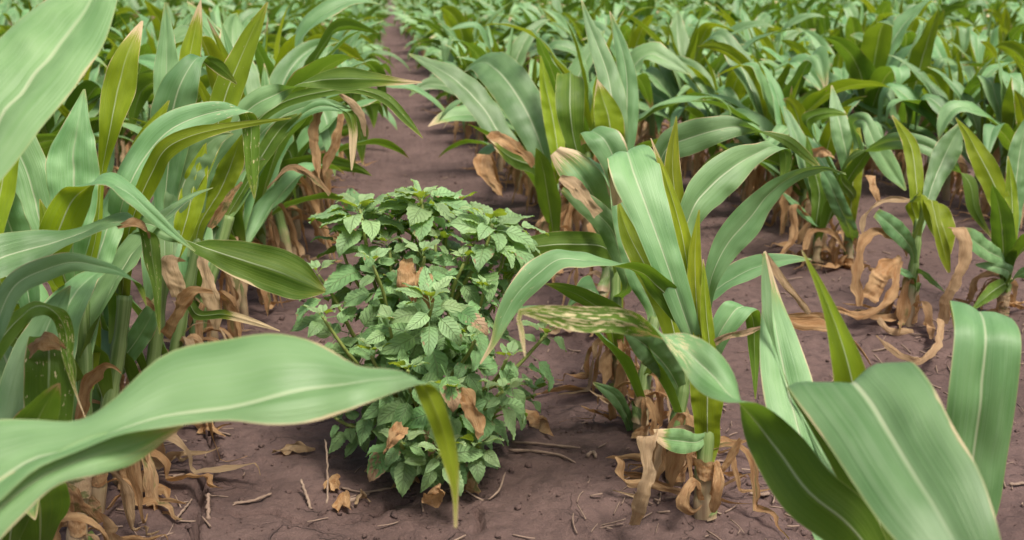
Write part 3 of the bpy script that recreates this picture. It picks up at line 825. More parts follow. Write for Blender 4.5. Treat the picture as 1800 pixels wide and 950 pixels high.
hero("L", (-200, 1680), (-160, 760, 0.86), "corn plant whose broad blurred leaf fills the photo's top left corner", [
    [(-140, 640, .86, 14, 10, 0), (-90, 360, .86, 44, 28, -1.5), (0, 196, .88, 62, 40, -2.5), (76, 104, .92, 68, 42, -2.5), (136, 28, .97, 54, 30, -2), (190, -50, 1.02, 26, 14, -1), (230, -110, 1.06, 2, 1, 0)],
], [], auto=0, auto_dry=1)

hero("K", (-330, 1950), (-300, 1150, 0.78), "nearest corn plant at lower left whose huge wavy leaf crosses before the pigweed", [
    [(-290, 1020, .76, 0, 40, -1, 0, -40, 2), (-140, 905, .71, 4, 50, -1, 0, -95, 3), (-20, 850, .70, 6, 40, -1, 0, -110, 3), (60, 802, .71, 5, 22, -1, 0, -64, 3), (130, 786, .72, 6, 10, -1, 0, -46, 2.5),
     (200, 757, .73, 8, 10, -1, -14, -44, 2), (284, 730, .74, 2, 22, -1, -6, -98, 3), (400, 715, .74, 2, 25, -1, 0, -117, 4), (480, 694, .74, 2, 55, -1, 2, -107, 4), (560, 677, .75, 4, 64, -1, 2, -72, 3),
     (630, 669, .75, 6, 46, -1, -2, -28, 2), (690, 664, .76, 12, 24, 0, -6, -16, 1), (730, 664, .76, 18, 10, 0, -14, -8, 0), (752, 690, .77, 20, -2, 0, -20, 2, 0), (767, 724, .77, 17, -7, 0, -17, 7, 0),
     (782, 770, .78, 17, -2, 0, -17, 2, 0), (794, 820, .78, 13, 0, 0, -13, 0, 0), (800, 865, .78, 6, 0, 0, -6, 0, 0), (801, 928, .78, 3, 0, 0, -3, 0, 0)],
    [(-220, 1120, .74, 10, 30, 0), (-60, 960, .69, 10, 44, 0), (20, 876, .70, 16, 36, 0), (90, 830, .71, 10, 24, 0), (160, 803, .72, 10, 32, 0), (230, 784, .74, 8, 30, 0), (290, 760, .75, 4, 12, 0), (322, 747, .76, 1, 2, 0)],
], [], auto=0, auto_dry=1)

hero("N1", (0, 1330), (10, 800, 1.1), "corn plant with streaked scorched leaf bent over above the lower left leaf", [
    [(-60, 740, 1.05, 10, 8, 0), (-10, 575, 1.0, 18, 14, 0), (32, 497, 1.02, 11, 19, 0), (79, 474, 1.04, 5, 21, 0), (126, 461, 1.05, 3, 17, 0), (174, 468, 1.06, 0, 12, 0), (215, 480, 1.08, 3, 8, 0), (243, 500, 1.1, 8, 4, 0), (257, 537, 1.1, 1, 0, 0)],
    [(-40, 680, 1.05, -10, -12, 0), (0, 600, 1.05, -14, -14, 0), (35, 560, 1.06, -10, -12, 0), (70, 541, 1.07, 0, -8, 2), (100, 552, 1.08, 11, -8, 0), (116, 585, 1.09, 14, -2, 0), (119, 630, 1.09, 9, 0, 0), (130, 680, 1.09, 3, 0, 0), (150, 735, 1.09, 1, 0, 0)],
    [(60, 780, 1.22, -12, 0, 0), (70, 650, 1.2, 26, 0, 0), (84, 592, 1.14, 32, 0, 0), (87, 640, 1.1, 44, 0, 0), (86, 700, 1.1, 45, 0, 0), (88, 760, 1.1, 34, 0, 0), (92, 830, 1.1, 6, 0, 0)],
], [
    [(50, 612, 1.1, 3, -16, 0), (72, 604, 1.09, 0, -15, 1), (95, 604, 1.09, 0, -16, 0), (116, 612, 1.09, -2, -8, 0)],
    [(24, 900, 1.2, 8, 8, 0), (60, 868, 1.18, 9, 10, 0), (112, 842, 1.18, 4, 5, 0)],
    [(104, 846, 1.3, 8, -6, 0), (128, 875, 1.3, 12, -8, 0), (150, 900, 1.32, 14, -6, 0), (176, 920, 1.34, 5, -2, 0)],
    [(40, 760, 1.25, 10, 0, 0), (36, 690, 1.24, 14, 0, 0), (42, 640, 1.23, 8, 0, 0)],
], auto=2, auto_dry=4)

hero("N2", (70, 1180), (60, 620, 1.25), "corn plant with arching pale leaf whose dark torn tip hangs straight down", [
    [(-80, 500, 1.17, 6, 36, -1), (0, 452, 1.15, 8, 36, -1), (47, 437, 1.17, 7, 28, -1), (95, 424, 1.18, 5, 19, -1.5), (142, 408, 1.2, 4, 9, -2), (189, 391, 1.2, 3, 9, -2), (234, 389, 1.22, 4, 13, -1), (260, 412, 1.23, 14, 1, 0), (268, 456, 1.23, 15, -2, 0), (275, 500, 1.23, 9, 0, 0), (278, 551, 1.23, 5, 0, 0), (281, 588, 1.23, 1, 0, 0)],
    [(-10, 440, 1.2, -14, -4, 0), (3, 330, 1.2, -23, -6, 0), (19, 267, 1.2, -17, -8, 0), (42, 222, 1.2, -7, -5, 0), (63, 166, 1.2, -1, 0, 0)],
    [(55, 560, 1.24, 16, 0, 0), (30, 440, 1.24, 34, 0, 0), (5, 370, 1.23, 36, -4, 0), (-20, 320, 1.22, 24, -8, 0), (-50, 290, 1.22, 2, 0, 0)],
], [
    [(205, 400, 1.19, 4, 4, 0), (235, 393, 1.2, 3, 8, 0), (258, 405, 1.21, 4, 8, 0), (262, 420, 1.22, 2, 1, 0)],
], auto=3, auto_dry=5)

hero("N3", (140, 1010), (140, 520, 1.4), "corn plant with olive upright blade and broad pale leaf, photo's left side", [
    [(90, 470, 1.28, -20, -4, 0), (108, 395, 1.25, -34, -8, 0), (130, 350, 1.24, -28, -12, 0), (160, 322, 1.22, -10, 5, -2.5), (195, 319, 1.2, -4, 12, -2), (228, 340, 1.2, -7, 12, -1), (265, 375, 1.2, -8, 9, 0), (308, 414, 1.2, -5, 5, 0), (343, 442, 1.2, -1, 1, 0)],
    [(130, 480, 1.38, 16, 0, 0), (128, 400, 1.35, 34, 0, 0), (129, 320, 1.35, 45, 0, 0), (128, 266, 1.35, 44, 0, 0), (137, 215, 1.35, 22, 3, 0), (148, 157, 1.36, 2, 0, 0)],
    [(168, 420, 1.4, -9, 0, 0), (180, 300, 1.4, -8, 0, 0), (195, 222, 1.38, -21, 3, 0), (208, 158, 1.38, -30, -5, 0), (226, 92, 1.38, -19, -7, 0), (250, 37, 1.4, -2, 0, 0)],
    [(100, 480, 1.5, 16, 4, 0), (70, 390, 1.5, 36, 4, 0), (42, 290, 1.5, 38, -8, 0), (12, 235, 1.5, 36, -20, 0), (-18, 195, 1.5, 22, -14, 0), (-40, 180, 1.5, 2, 0, 0)],
    [(160, 660, 1.45, -10, 0, 0), (156, 590, 1.45, -22, 0, 0), (156, 540, 1.45, -16, 0, 0), (152, 503, 1.45, -1, 0, 0)],
    [(150, 600, 1.42, -16, 0, 0), (118, 500, 1.42, -30, 4, 0), (95, 430, 1.42, -24, 4, 0), (70, 350, 1.42, -1, 0, 0)],
    [(150, 620, 1.4, 14, 0, 0), (165, 480, 1.42, 28, 6, 0), (200, 370, 1.44, 24, 10, 0), (230, 300, 1.45, 10, 5, 0), (245, 270, 1.45, 1, 0, 0)],
], [
    [(140, 742, 1.36, 8, 2, 0), (150, 700, 1.35, 12, 0, 0), (168, 656, 1.34, 14, 4, 0), (192, 642, 1.33, 6, 8, 0), (212, 655, 1.33, 6, 6, 0)],
], auto=3, auto_dry=7)

hero("N4", (166, 905), (215, 520, 1.5), "leafy corn plant whose dark green leaf droops right to touch the pigweed", [
    [(235, 300, 1.46, -14, 0, 0), (252, 250, 1.45, -16, -5, 0), (275, 215, 1.45, -10, -6, 0), (297, 177, 1.45, -2, 0, 0)],
    [(205, 420, 1.46, 14, 6, 0), (225, 330, 1.42, 26, 12, 0), (255, 275, 1.43, 24, 18, 0), (295, 231, 1.44, 17, 23, 0), (345, 206, 1.46, 7, 23, 0), (400, 193, 1.47, 5, 14, 0), (425, 192, 1.48, 13, 6, 0), (440, 217, 1.5, 16, -3, 0), (442, 260, 1.5, 14, 0, 0), (444, 310, 1.5, 10, 0, 0), (447, 350, 1.5, 1, 0, 0)],
    [(235, 380, 1.42, -10, -8, 0), (270, 300, 1.4, -14, -14, 0), (293, 262, 1.38, -8, -18, 0), (335, 240, 1.37, 0, -16, 0), (390, 226, 1.37, 0, -9, 0), (450, 216, 1.37, 0, -5, 0), (512, 208, 1.37, 0, -1, 0)],
    [(215, 440, 1.46, -4, 8, 0), (255, 393, 1.42, -6, 15, 0), (300, 412, 1.41, -4, 13, 0), (338, 431, 1.4, 2, -4, 2.5), (390, 446, 1.4, 8, -24, 0), (440, 462, 1.4, 10, -34, 0), (495, 480, 1.4, 12, -38, 0), (535, 497, 1.4, 10, -30, 0), (558, 507, 1.4, 4, -14, 0), (572, 512, 1.4, 1, -3, 0)],
    [(205, 660, 1.58, 8, 4, 0), (218, 630, 1.57, 15, 10, 0), (242, 595, 1.56, 17, 11, 0), (266, 553, 1.55, 13, 10, 0), (275, 525, 1.55, 3, 3, 0)],
    [(205, 560, 1.52, -14, 0, 0), (215, 440, 1.5, -26, 0, 0), (240, 370, 1.5, -22, -6, 0), (262, 330, 1.5, -1, 0, 0)],
    [(190, 640, 1.54, 12, 0, 0), (180, 540, 1.54, 24, 0, 0), (196, 440, 1.54, 26, 2, 0), (214, 350, 1.55, 16, 3, 0), (225, 280, 1.56, 1, 0, 0)],
], [
    [(270, 545, 1.54, 8, 6, 0), (262, 530, 1.54, 9, 5, 0), (258, 522, 1.54, 3, 2, 0)],
], auto=3, auto_dry=8)

hero("N5", (222, 862), (290, 480, 1.6), "corn plant with crumpled brown leaves hanging midway, left row behind the wavy leaf", [
    [(290, 350, 1.62, 20, 4, 0), (298, 262, 1.6, 32, 5, 0), (304, 190, 1.58, 37, 5, 0), (320, 140, 1.57, 30, 9, 0), (341, 107, 1.58, 14, 8, 0), (362, 103, 1.62, 10, -3, 0), (386, 119, 1.64, 7, -9, 0), (416, 148, 1.66, 1, -1, 0)],
    [(350, 330, 1.68, -8, -2, 0), (378, 240, 1.7, -16, -3, 0), (395, 175, 1.7, -25, -5, 0), (418, 115, 1.7, -22, -7, 0), (442, 60, 1.7, -15, -5, 0), (470, 4, 1.7, -2, 0, 0)],
    [(300, 420, 1.62, 14, 0, 0), (320, 330, 1.62, 26, 6, 0), (350, 270, 1.62, 26, 12, 0), (385, 240, 1.62, 8, 10, 0), (410, 235, 1.62, 1, 1, 0)],
    [(300, 470, 1.62, -10, 0, 0), (330, 380, 1.62, -22, 0, 0), (345, 310, 1.62, -20, -3, 0), (362, 250, 1.62, -1, 0, 0)],
    [(310, 560, 1.6, 6, -4, 0), (330, 530, 1.57, 5, -8, 0), (345, 552, 1.55, 6, -8, 0), (395, 553, 1.52, 2, -8, 0), (442, 565, 1.5, 1, -6, 0), (492, 582, 1.5, 0, -1, 0)],
], [
    [(320, 460, 1.58, 8, 0, 0), (300, 450, 1.56, 14, 0, 0), (305, 490, 1.55, 20, 3, 0), (315, 525, 1.55, 14, 2, 0)],
    [(345, 440, 1.6, 8, 0, 0), (358, 450, 1.58, 12, 0, 0), (364, 500, 1.57, 13, 0, 0), (375, 545, 1.57, 14, -2, 0), (380, 580, 1.58, 4, 0, 0)],
    [(290, 590, 1.56, 8, 6, 0), (315, 545, 1.54, 10, 8, 0), (350, 512, 1.53, 8, 8, 0), (375, 515, 1.53, 2, 5, 0)],
    [(370, 400, 1.66, 6, 4, 0), (395, 360, 1.65, 7, 5, 0), (425, 320, 1.65, 2, 2, 0)],
], auto=3, auto_dry=8)

hero("N6", (285, 760), (345, 420, 1.85), "corn plant whose long dark leaf points across the bare path toward the right", [
    [(370, 290, 1.82, 8, 8, 0), (400, 240, 1.8, 10, 15, 0), (440, 190, 1.8, 8, 21, 0), (485, 166, 1.8, 6, 18, 0), (525, 152, 1.8, 3, -4, 2.5), (560, 142, 1.8, 0, -13, 0), (605, 139, 1.8, 0, -21, 0), (655, 140, 1.8, 1, -13, 0), (705, 144, 1.8, 1, -6, 0), (742, 145, 1.8, 0, -1, 0)],
    [(320, 300, 1.9, 12, 0, 0), (292, 200, 1.9, 18, 0, 0), (292, 120, 1.9, 21, 0, 0), (293, 60, 1.9, 13, 0, 0), (290, 5, 1.9, 1, 0, 0)],
    [(330, 280, 1.9, -10, 0, 0), (330, 160, 1.9, -16, 0, 0), (334, 100, 1.9, -19, -2, 0), (343, 55, 1.9, -13, -3, 0), (353, 0, 1.9, -1, 0, 0)],
    [(350, 400, 1.84, -12, 0, 0), (390, 330, 1.84, -22, 0, 0), (410, 280, 1.84, -20, -4, 0), (425, 235, 1.84, -1, 0, 0)],
    [(345, 420, 1.86, 12, 2, 0), (365, 350, 1.86, 22, 6, 0), (400, 300, 1.86, 18, 14, 0), (440, 275, 1.86, 6, 10, 0), (465, 280, 1.86, 1, 1, 0)],
], [], auto=3, auto_dry=9)

hero("N7", (318, 690), (400, 380, 2.05), "corn plant with narrow spotted leaf tip curling down over the bare path", [
    [(420, 260, 2.05, 0, -8, 0), (480, 190, 2.02, -4, -10, 0), (560, 163, 2.0, 0, -10, 0), (630, 158, 2.0, 2, -7, 0), (680, 175, 2.0, 5, -8, 0), (712, 208, 2.0, 6, -5, 0), (743, 243, 2.0, 1, 0, 0)],
    [(430, 280, 2.05, 8, 8, 0), (480, 215, 2.05, 8, 14, 0), (530, 190, 2.05, 3, 12, 0), (580, 182, 2.05, 2, 8, 0), (618, 192, 2.05, 0, 1, 0)],
    [(590, 190, 2.04, 2, 6, 0), (612, 200, 2.04, 9, 0, 0), (620, 225, 2.04, 8, -1, 0), (620, 262, 2.04, 6, 0, 0), (618, 300, 2.04, 1, 0, 0)],
    [(430, 330, 2.04, -8, 0, 0), (470, 260, 2.04, -14, -6, 0), (500, 220, 2.04, -10, -10, 0), (530, 200, 2.04, -1, -2, 0)],
], [
    [(600, 165, 2.04, 6, 0, 0), (620, 180, 2.04, 9, -2, 0), (638, 212, 2.04, 6, -1, 0), (642, 240, 2.04, 2, 0, 0)],
    [(560, 190, 2.06, 8, 0, 0), (553, 230, 2.06, 10, 0, 0), (556, 280, 2.06, 7, 0, 0), (560, 318, 2.06, 2, 0, 0)],
    [(600, 200, 2.1, 6, 0, 0), (590, 250, 2.1, 8, 2, 0), (572, 285, 2.1, 7, 3, 0), (568, 310, 2.1, 2, 0, 0)],
    [(470, 330, 2.05, 2, -4, 0), (510, 296, 2.02, 0, -6, 0), (550, 312, 2.0, 3, -6, 0), (580, 342, 2.0, 2, -3, 0)],
], auto=3, auto_dry=9)

PROPS = {("Z", 0): dict(spots=1.0, tip=0.06), ("A", 1): dict(spots=0.35, tip=0.03), ("A", 9): dict(tip=0.06), ("D", 2): dict(tip=0.03),
         ("D", 3): dict(tip=0.02), ("E", 3): dict(tip=0.12), ("N1", 1): dict(spots=0.7), ("N1", 2): dict(spots=0.25),
         ("N2", 0): dict(spots=0.5), ("N4", 1): dict(spots=0.35), ("N7", 0): dict(spots=0.4), ("K", 0): dict(spots=0.1, tip=0.0, young=0.8),
         ("N3", 2): dict(tip=0.04), ("N7", 2): dict(tip=0.12), ("C", 0): dict(spots=0.3), ("N2", 1): dict(tip=0.15), ("N5", 4): dict(tip=0.3), ("F", 1): dict(tip=0.08)}


def stations(rows):
    a = np.array(rows, float)
    M = np.array([at(x, y, d) for x, y, d in a[:, :3]])
    if a.shape[1] == 9:                          # both margins given
        L = np.array([at(q[0] + q[6], q[1] + q[7], q[2] + q[8] / 100) for q in a])
    else:
        L = np.array([at(q[0] - q[3], q[1] - q[4], q[2] - q[5] / 100) for q in a])
    R = np.array([at(q[0] + q[3], q[1] + q[4], q[2] + q[5] / 100) for q in a])
    return M, L, R


YOUNG = {("A", 4), ("A", 5), ("A", 6), ("A", 7), ("A", 10), ("Z", 5), ("N3", 2), ("N2", 1), ("N4", 0), ("N4", 2), ("N5", 1), ("N6", 2), ("N3", 0),
         ("E", 2), ("F", 1), ("J", 0), ("J", 1), ("G", 4), ("H", 3), ("N3", 4), ("N3", 5), ("N6", 3), ("N5", 3), ("B", 1), ("G", 0), ("G", 1), ("D", 4)}
HERO_OBJ = {}
for hi, (key, h) in enumerate(HERO.items()):
    base = ground_at(*h["base"])
    top = at(*h["top"])
    root = link("corn_plant", None)
    root.location = base
    tag(root, h["label"], "corn plant", "corn plants in rows")
    HERO_OBJ[key] = (root, base)
    P, rad = stalk_path(base - [0, 0, 0.02], top, 44, hi, 0.0110, 0.0080)
    V, F, uv = tube(P, rad, 10)
    link("stalk", mesh_np("stalk", V - base, F, uv), root, M_STALK)
    for li, rows in enumerate(h["leaves"]):
        M, L, R = stations(rows)
        # a blade grows out of the stalk: lead its base back to the nearest node
        t = np.clip(((M[0] - base) @ (top - base)) / ((top - base) @ (top - base)) - 0.10, 0.1, 1.0)
        node = base + (top - base) * t
        gap = np.linalg.norm(M[0] - node)
        if gap > 0.02:
            side = unit(R[0] - L[0]) * 0.010
            M = np.vstack([node, M]); L = np.vstack([node - side, L]); R = np.vstack([node + side, R])
        V, F, uv = loft(M, L, R, 12, 72, 0.10, 0.10, 0.085 if key not in 'KLZ' else 0.035, 5.0 if key not in 'KLZ' else 3.0, hi * 40 + li)
        # lower fat blades read best with a soft shallow wave
        o = link("leaf", mesh_np("leaf", V - base, F, uv), root, M_CORN)
        if (key, li) in YOUNG: o["young"] = 1.0
        for k_, v_ in PROPS.get((key, li), {}).items(): o[k_] = v_
    for li, rows in enumerate(h["dry"]):
        M, L, R = stations(rows)
        L = M + (L - M) * 0.85; R = M + (R - M) * 0.85
        V, F, uv = loft(M, L, R, 8, 44, 0.10, 0.0, 0.16, 2.2, hi * 40 + 20 + li, 0.30, cup=0.10 + 0.35 * ((li * 37 + hi * 11) % 10) / 10)
        link("dry_leaf", mesh_np("dry_leaf", V - base, F, uv), root, M_DRY)
    r = np.random.default_rng(900 + hi)
    axis = top - base
    for j in range(3):                           # papery sheaths wrapped round the lower stalk
        t0, ln_, a0 = 0.02 + 0.13 * j, r.uniform(0.10, 0.16), r.uniform(0, 6.28)
        M, L, R = [], [], []
        for q in np.linspace(0, 1, 6):
            c = axis * (t0 + ln_ * q); rr = 0.0135 + 0.004 * q * q * r.uniform(0.5, 1.6)
            wr_ = 2.1 - 1.3 * q**2
            M.append(c + rr * np.array([math.cos(a0), math.sin(a0), 0]))
            L.append(c + rr * np.array([math.cos(a0 + wr_), math.sin(a0 + wr_), 0])); R.append(c + rr * np.array([math.cos(a0 - wr_), math.sin(a0 - wr_), 0]))
        M, L, R = np.array(M), np.array(L), np.array(R)
        V, F, uv = loft(M, L, R, 8, 16, 0, 0, 0.04, 2.0, hi * 13 + j)
        ang = (uv[:, 0] - 0.5) * 2 * (2.1 - 1.3 * uv[:, 1]**2) * -1
        ctr = axis * (t0 + ln_ * uv[:, 1])[:, None]
        rad_s = (0.0132 + 0.004 * uv[:, 1]**2 + 0.002 * vnoise(ang * 3, uv[:, 1] * 6, 70 + j))
        V = ctr + np.stack([rad_s * np.cos(a0 + ang), rad_s * np.sin(a0 + ang), 0.006 * vnoise(ang * 4, ang * 0, 71)], 1)
        link("sheath", mesh_np("sheath", V, F, uv), root, M_DRY if (j + hi) % 3 else M_STALK)
    for j in range(h["auto"]):
        st = blade(r.uniform(0, 6.28), 0, r.uniform(0.26, 0.36), 0.029, r.uniform(60, 80), r.uniform(30, 100), r, r.normal(0, 0.5))
        V, F, uv = leaf_data(st, hi * 77 + j)
        link("leaf", mesh_np("leaf", V + axis * r.uniform(0.25, 0.8), F, uv), root, M_CORN)
    for j in range(int(h["auto_dry"] * 1.4)):
        t = r.uniform(0.10, 0.55)
        st = dry_blade(r.uniform(0, 6.28), axis[2] * t, r.uniform(0.10, 0.24), r.uniform(0.006, 0.015), r)
        V, F, uv = leaf_data(st, hi * 91 + j, dry=True)
        link("dry_leaf", mesh_np("dry_leaf", V + np.array([axis[0] * t, axis[1] * t, 0]), F, uv), root, M_DRY)
# ------------------------------------------------------------------ the field: rows of corn
ORD = ["first", "second", "third", "fourth", "fifth", "sixth", "seventh", "eighth", "ninth", "tenth", "eleventh", "twelfth",
       "thirteenth", "fourteenth", "fifteenth", "sixteenth", "seventeenth", "eighteenth", "nineteenth", "twentieth"]
LEFT0, RIGHT0 = ROWS.index(-0.37), ROWS.index(0.41)


def row_name(ri):
    if ri <= LEFT0:
        k = LEFT0 - ri
        return "the row left of the path" if k == 0 else "%s row left of the path" % ORD[k]
    k = ri - RIGHT0
    return "the row right of the pigweed" if k == 0 else "%s row right of the pigweed" % ORD[k]


hb = np.array([b for _, b in HERO_OBJ.values()])
start = {LEFT0: 2.18, RIGHT0: 3.08, RIGHT0 + 1: 3.02, RIGHT0 + 2: 2.2}


def size_at(ri, y):                              # the rows differ in vigour and thin out down the field
    near = {LEFT0: 0.98, RIGHT0: 0.92, RIGHT0 + 1: 0.82}.get(ri, 0.92 if ri < LEFT0 else 0.82)
    far_ = 0.84 if ri in (LEFT0, RIGHT0) else 0.95
    q = min(1.0, max(0.0, (y - 2.3) / (1.6 if ri in (LEFT0, RIGHT0) else 4.5)))
    return near + (far_ - near) * q


spots = []
fr = np.random.default_rng(21)
ALLROWS = list(enumerate(ROWS)) + [(len(ROWS) + k, 9.1 + 0.73 * (k + 1)) for k in range(75)] + [(-1 - k, -4.05 - 0.73 * (k + 1)) for k in range(48)]
for ri, rx in ALLROWS:
    y = start.get(ri, 1.2) + fr.uniform(0, 0.1)
    while y < 90:
        x = rx + fr.normal(0, 0.028) + 0.04 * math.sin(y * 0.8 + ri) + 0.05 * math.sin(y * 0.23)
        u_, v_, d_ = project((x, y, 0.30))
        skip = fr.random() < 0.05
        if y > 32: y += 0.16 * fr.uniform(0.6, 1.4)
        if y > 60: y += 0.25
        if d_ > 0.8 and -90 < u_ < 1890 and not skip and np.hypot(hb[:, 0] - x, hb[:, 1] - y).min() > 0.13:
            spots.append((d_, ri, x, y))
        y += (0.16 if ri in (LEFT0, RIGHT0) else 0.122) * fr.uniform(0.7, 1.35)
spots.sort()
N_SINGLE = 300 - len(HERO)
protos = [make_plant(100 + s, 0.92 + 0.18 * ((s * 7) % 5) / 4) for s in range(18)]
seen = {}
count = {LEFT0: 9, RIGHT0: 7, RIGHT0 + 1: 4}
used = set()
order = [s for s in spots[:N_SINGLE]]
for k, (d_, ri, x, y) in enumerate(order):
    pi = int(fr.integers(0, len(protos)))
    if k < len(protos): pi = k
    o = protos[pi] if pi not in used else copy_tree(protos[pi])
    used.add(pi)
    z = float(gh(np.array([x]), np.array([y]))[0])
    o.location = (x, y, z)
    sc = fr.uniform(0.76, 1.22) * size_at(ri, y)
    o.scale = (sc, sc, sc * fr.uniform(0.94, 1.05))
    o.rotation_euler = (fr.normal(0, 0.06), fr.normal(0, 0.06), fr.uniform(0, 6.28))
    c = count.get(ri, 0); count[ri] = c + 1
    if c < 20:
        lab = "corn plant with browned base, %s from front in %s" % (ORD[c], row_name(ri))
        grp = "corn plants in rows"
    else:
        lab = "small distant corn plant past the twentieth in %s" % row_name(ri)
        grp = "distant corn plants in " + row_name(ri)
    tag(o, lab, "corn plant", grp)

# the plants beyond: one mass
lod = []
for s in range(14):
    green, dry, top = plant_design(100 + s)
    for far_ in (0, 1, 2):
        A, nb = [], 0
        g = (green, green[1:], green[2::2])[far_]
        for j, st in enumerate(g):
            st = (st[0], st[0] + (st[1] - st[0]) * 1.15, st[0] + (st[2] - st[0]) * 1.15)
            V, F, uv = loft(*st, 2, (9, 5, 3)[far_], 0, 0.1, 0.10, 3.2, s * 31 + j); A.append((V, F, uv, 0))
        for j, st in enumerate((dry[:7], dry[:3], [])[far_]):
            V, F, uv = loft(*st, 2, 6 if not far_ else 4, 0.05, 0, 0.22, 3.5, s * 57 + j, 0.3); A.append((V, F, uv, 1))
        if far_ < 2:
            P, rad = stalk_path((0, 0, -0.02), (0, 0, top), 3, s); V, F, uv = tube(P, rad, 4); A.append((V, F, uv, 2))
        Vs, Fs, us, ms = [], [], [], []
        for V, F, uv, m in A:
            Vs.append(V); Fs.append(F + nb); us.append(uv); ms.append(np.full(len(F), m)); nb += len(V)
        lod.append((np.vstack(Vs), np.vstack(Fs), np.vstack(us), np.concatenate(ms)))
Vs, Fs, us, ms, nb = [], [], [], [], 0
for d_, ri, x, y in spots[N_SINGLE:]:
    V, F, uv, m = lod[int(fr.integers(0, 14)) * 3 + (0 if d_ < 11 else 1 if d_ < 24 else 2)]
    a = fr.uniform(0, 6.28); sc = fr.uniform(0.76, 1.22) * size_at(ri, y)
    c_, s_ = math.cos(a) * sc, math.sin(a) * sc
    W = np.stack([V[:, 0] * c_ - V[:, 1] * s_ + x, V[:, 0] * s_ + V[:, 1] * c_ + y, V[:, 2] * sc], 1)
    Vs.append(W); Fs.append(F + nb); us.append(uv); ms.append(m); nb += len(V)
me = mesh_np("corn_field", np.vstack(Vs), np.vstack(Fs), np.vstack(us))
for m_ in (M_CORN, M_DRY, M_STALK): me.materials.append(m_)
me.polygons.foreach_set("material_index", np.concatenate(ms).astype(np.int32))
fo = link("corn_field", me)
tag(fo, "far rows of green corn merging into one mass toward the horizon", "corn field", None, "stuff")
print("corn: spots", len(spots), "far quads", sum(len(f) for f in Fs))

# ------------------------------------------------------------------ the pigweed in the bare strip
wb = ground_at(738, 812)
weed = link("pigweed", None); weed.location = wb
tag(weed, "bushy green broadleaf weed growing alone in the bare soil between corn rows", "weed")
wr = np.random.default_rng(5)


def weed_leaf(seed):
    r = np.random.default_rng(seed)
    nu, nv = 8, 16
    asp = r.uniform(0.25, 0.34); arch = r.uniform(0.15, 0.9); fold = r.uniform(0.0, 0.25); side = r.normal(0, 0.12)
    pet = 0.45; npet = 3
    v = np.linspace(0, 1, nv + 1)
    prof = asp * (np.sin(np.pi * np.clip(v, 0, 1)**0.72) ** 0.85) * (1 - 0.12 * v) + 0.004
    prof[-1] = 0.004
    xs = np.r_[np.linspace(0, pet, npet, endpoint=False), pet + v]
    ws = np.r_[np.full(npet, 0.016), np.maximum(prof, 0.016)]
    vv = np.r_[np.zeros(npet), v]
    u = np.linspace(-1, 1, nu + 1)
    ang = np.r_[np.full(npet, 0.16), 0.06 - (0.4 + arch) * v**1.2]
    dx = np.gradient(xs)
    cx = np.cumsum(np.cos(ang) * dx); cz = np.cumsum(np.sin(ang) * dx); cx -= cx[0]; cz -= cz[0]
    V = np.zeros((len(xs), nu + 1, 3))
    ph = r.uniform(0, 6.28, 2)
    for j, uu in enumerate(u):
        a = abs(uu)
        yy = uu * ws * (1 + 0.05 * a * np.sin(50 * vv + ph[0]) * (vv > 0))
        zz = fold * a * ws + 0.034 * np.cos(2 * np.pi * (8 * vv - 2.1 * a)) * a * (1 - 0.5 * a) * (vv > 0) + 0.05 * a * a * np.sin(9 * vv + ph[0 if uu < 0 else 1]) * (vv > 0)
        V[:, j, 0] = cx - np.sin(ang) * zz - 0.10 * a * ws
        V[:, j, 1] = yy * math.cos(fold * 0.5) + side * vv**2
        V[:, j, 2] = cz + np.cos(ang) * zz
    V /= 1.0
    n = len(xs)
    uv = np.stack([np.tile((u + 1) / 2, n), np.repeat(vv, nu + 1)], 1)
    i = (np.arange(n - 1)[:, None] * (nu + 1) + np.arange(nu)[None, :]).ravel()
    F = np.stack([i, i + nu + 1, i + nu + 2, i + 1], 1)
    return V.reshape(-1, 3), F, uv


WL = [weed_leaf(300 + k) for k in range(10)]
WLM = []
for V, F, uv in WL:
    m = mesh_np("pigweed_leaf", V, F, uv); m.materials.append(M_WEED); WLM.append(m)


def frame(dirv, up):
    x = unit(np.asarray(dirv, float)); z = np.asarray(up, float); z = unit(z - x * (z @ x)); y = np.cross(z, x)
    return np.stack([x, y, z], 1)


leaf_list = []                                   # (position, 3x3 frame, size, young, dead)


def add_leaf(p, dirv, size, young=0.0, dead=0.0, up=None):
    up = np.array([0, 0, 1.0]) + wr.normal(0, 0.25, 3) if up is None else up
    leaf_list.append((p, frame(dirv, up), size, young, dead))


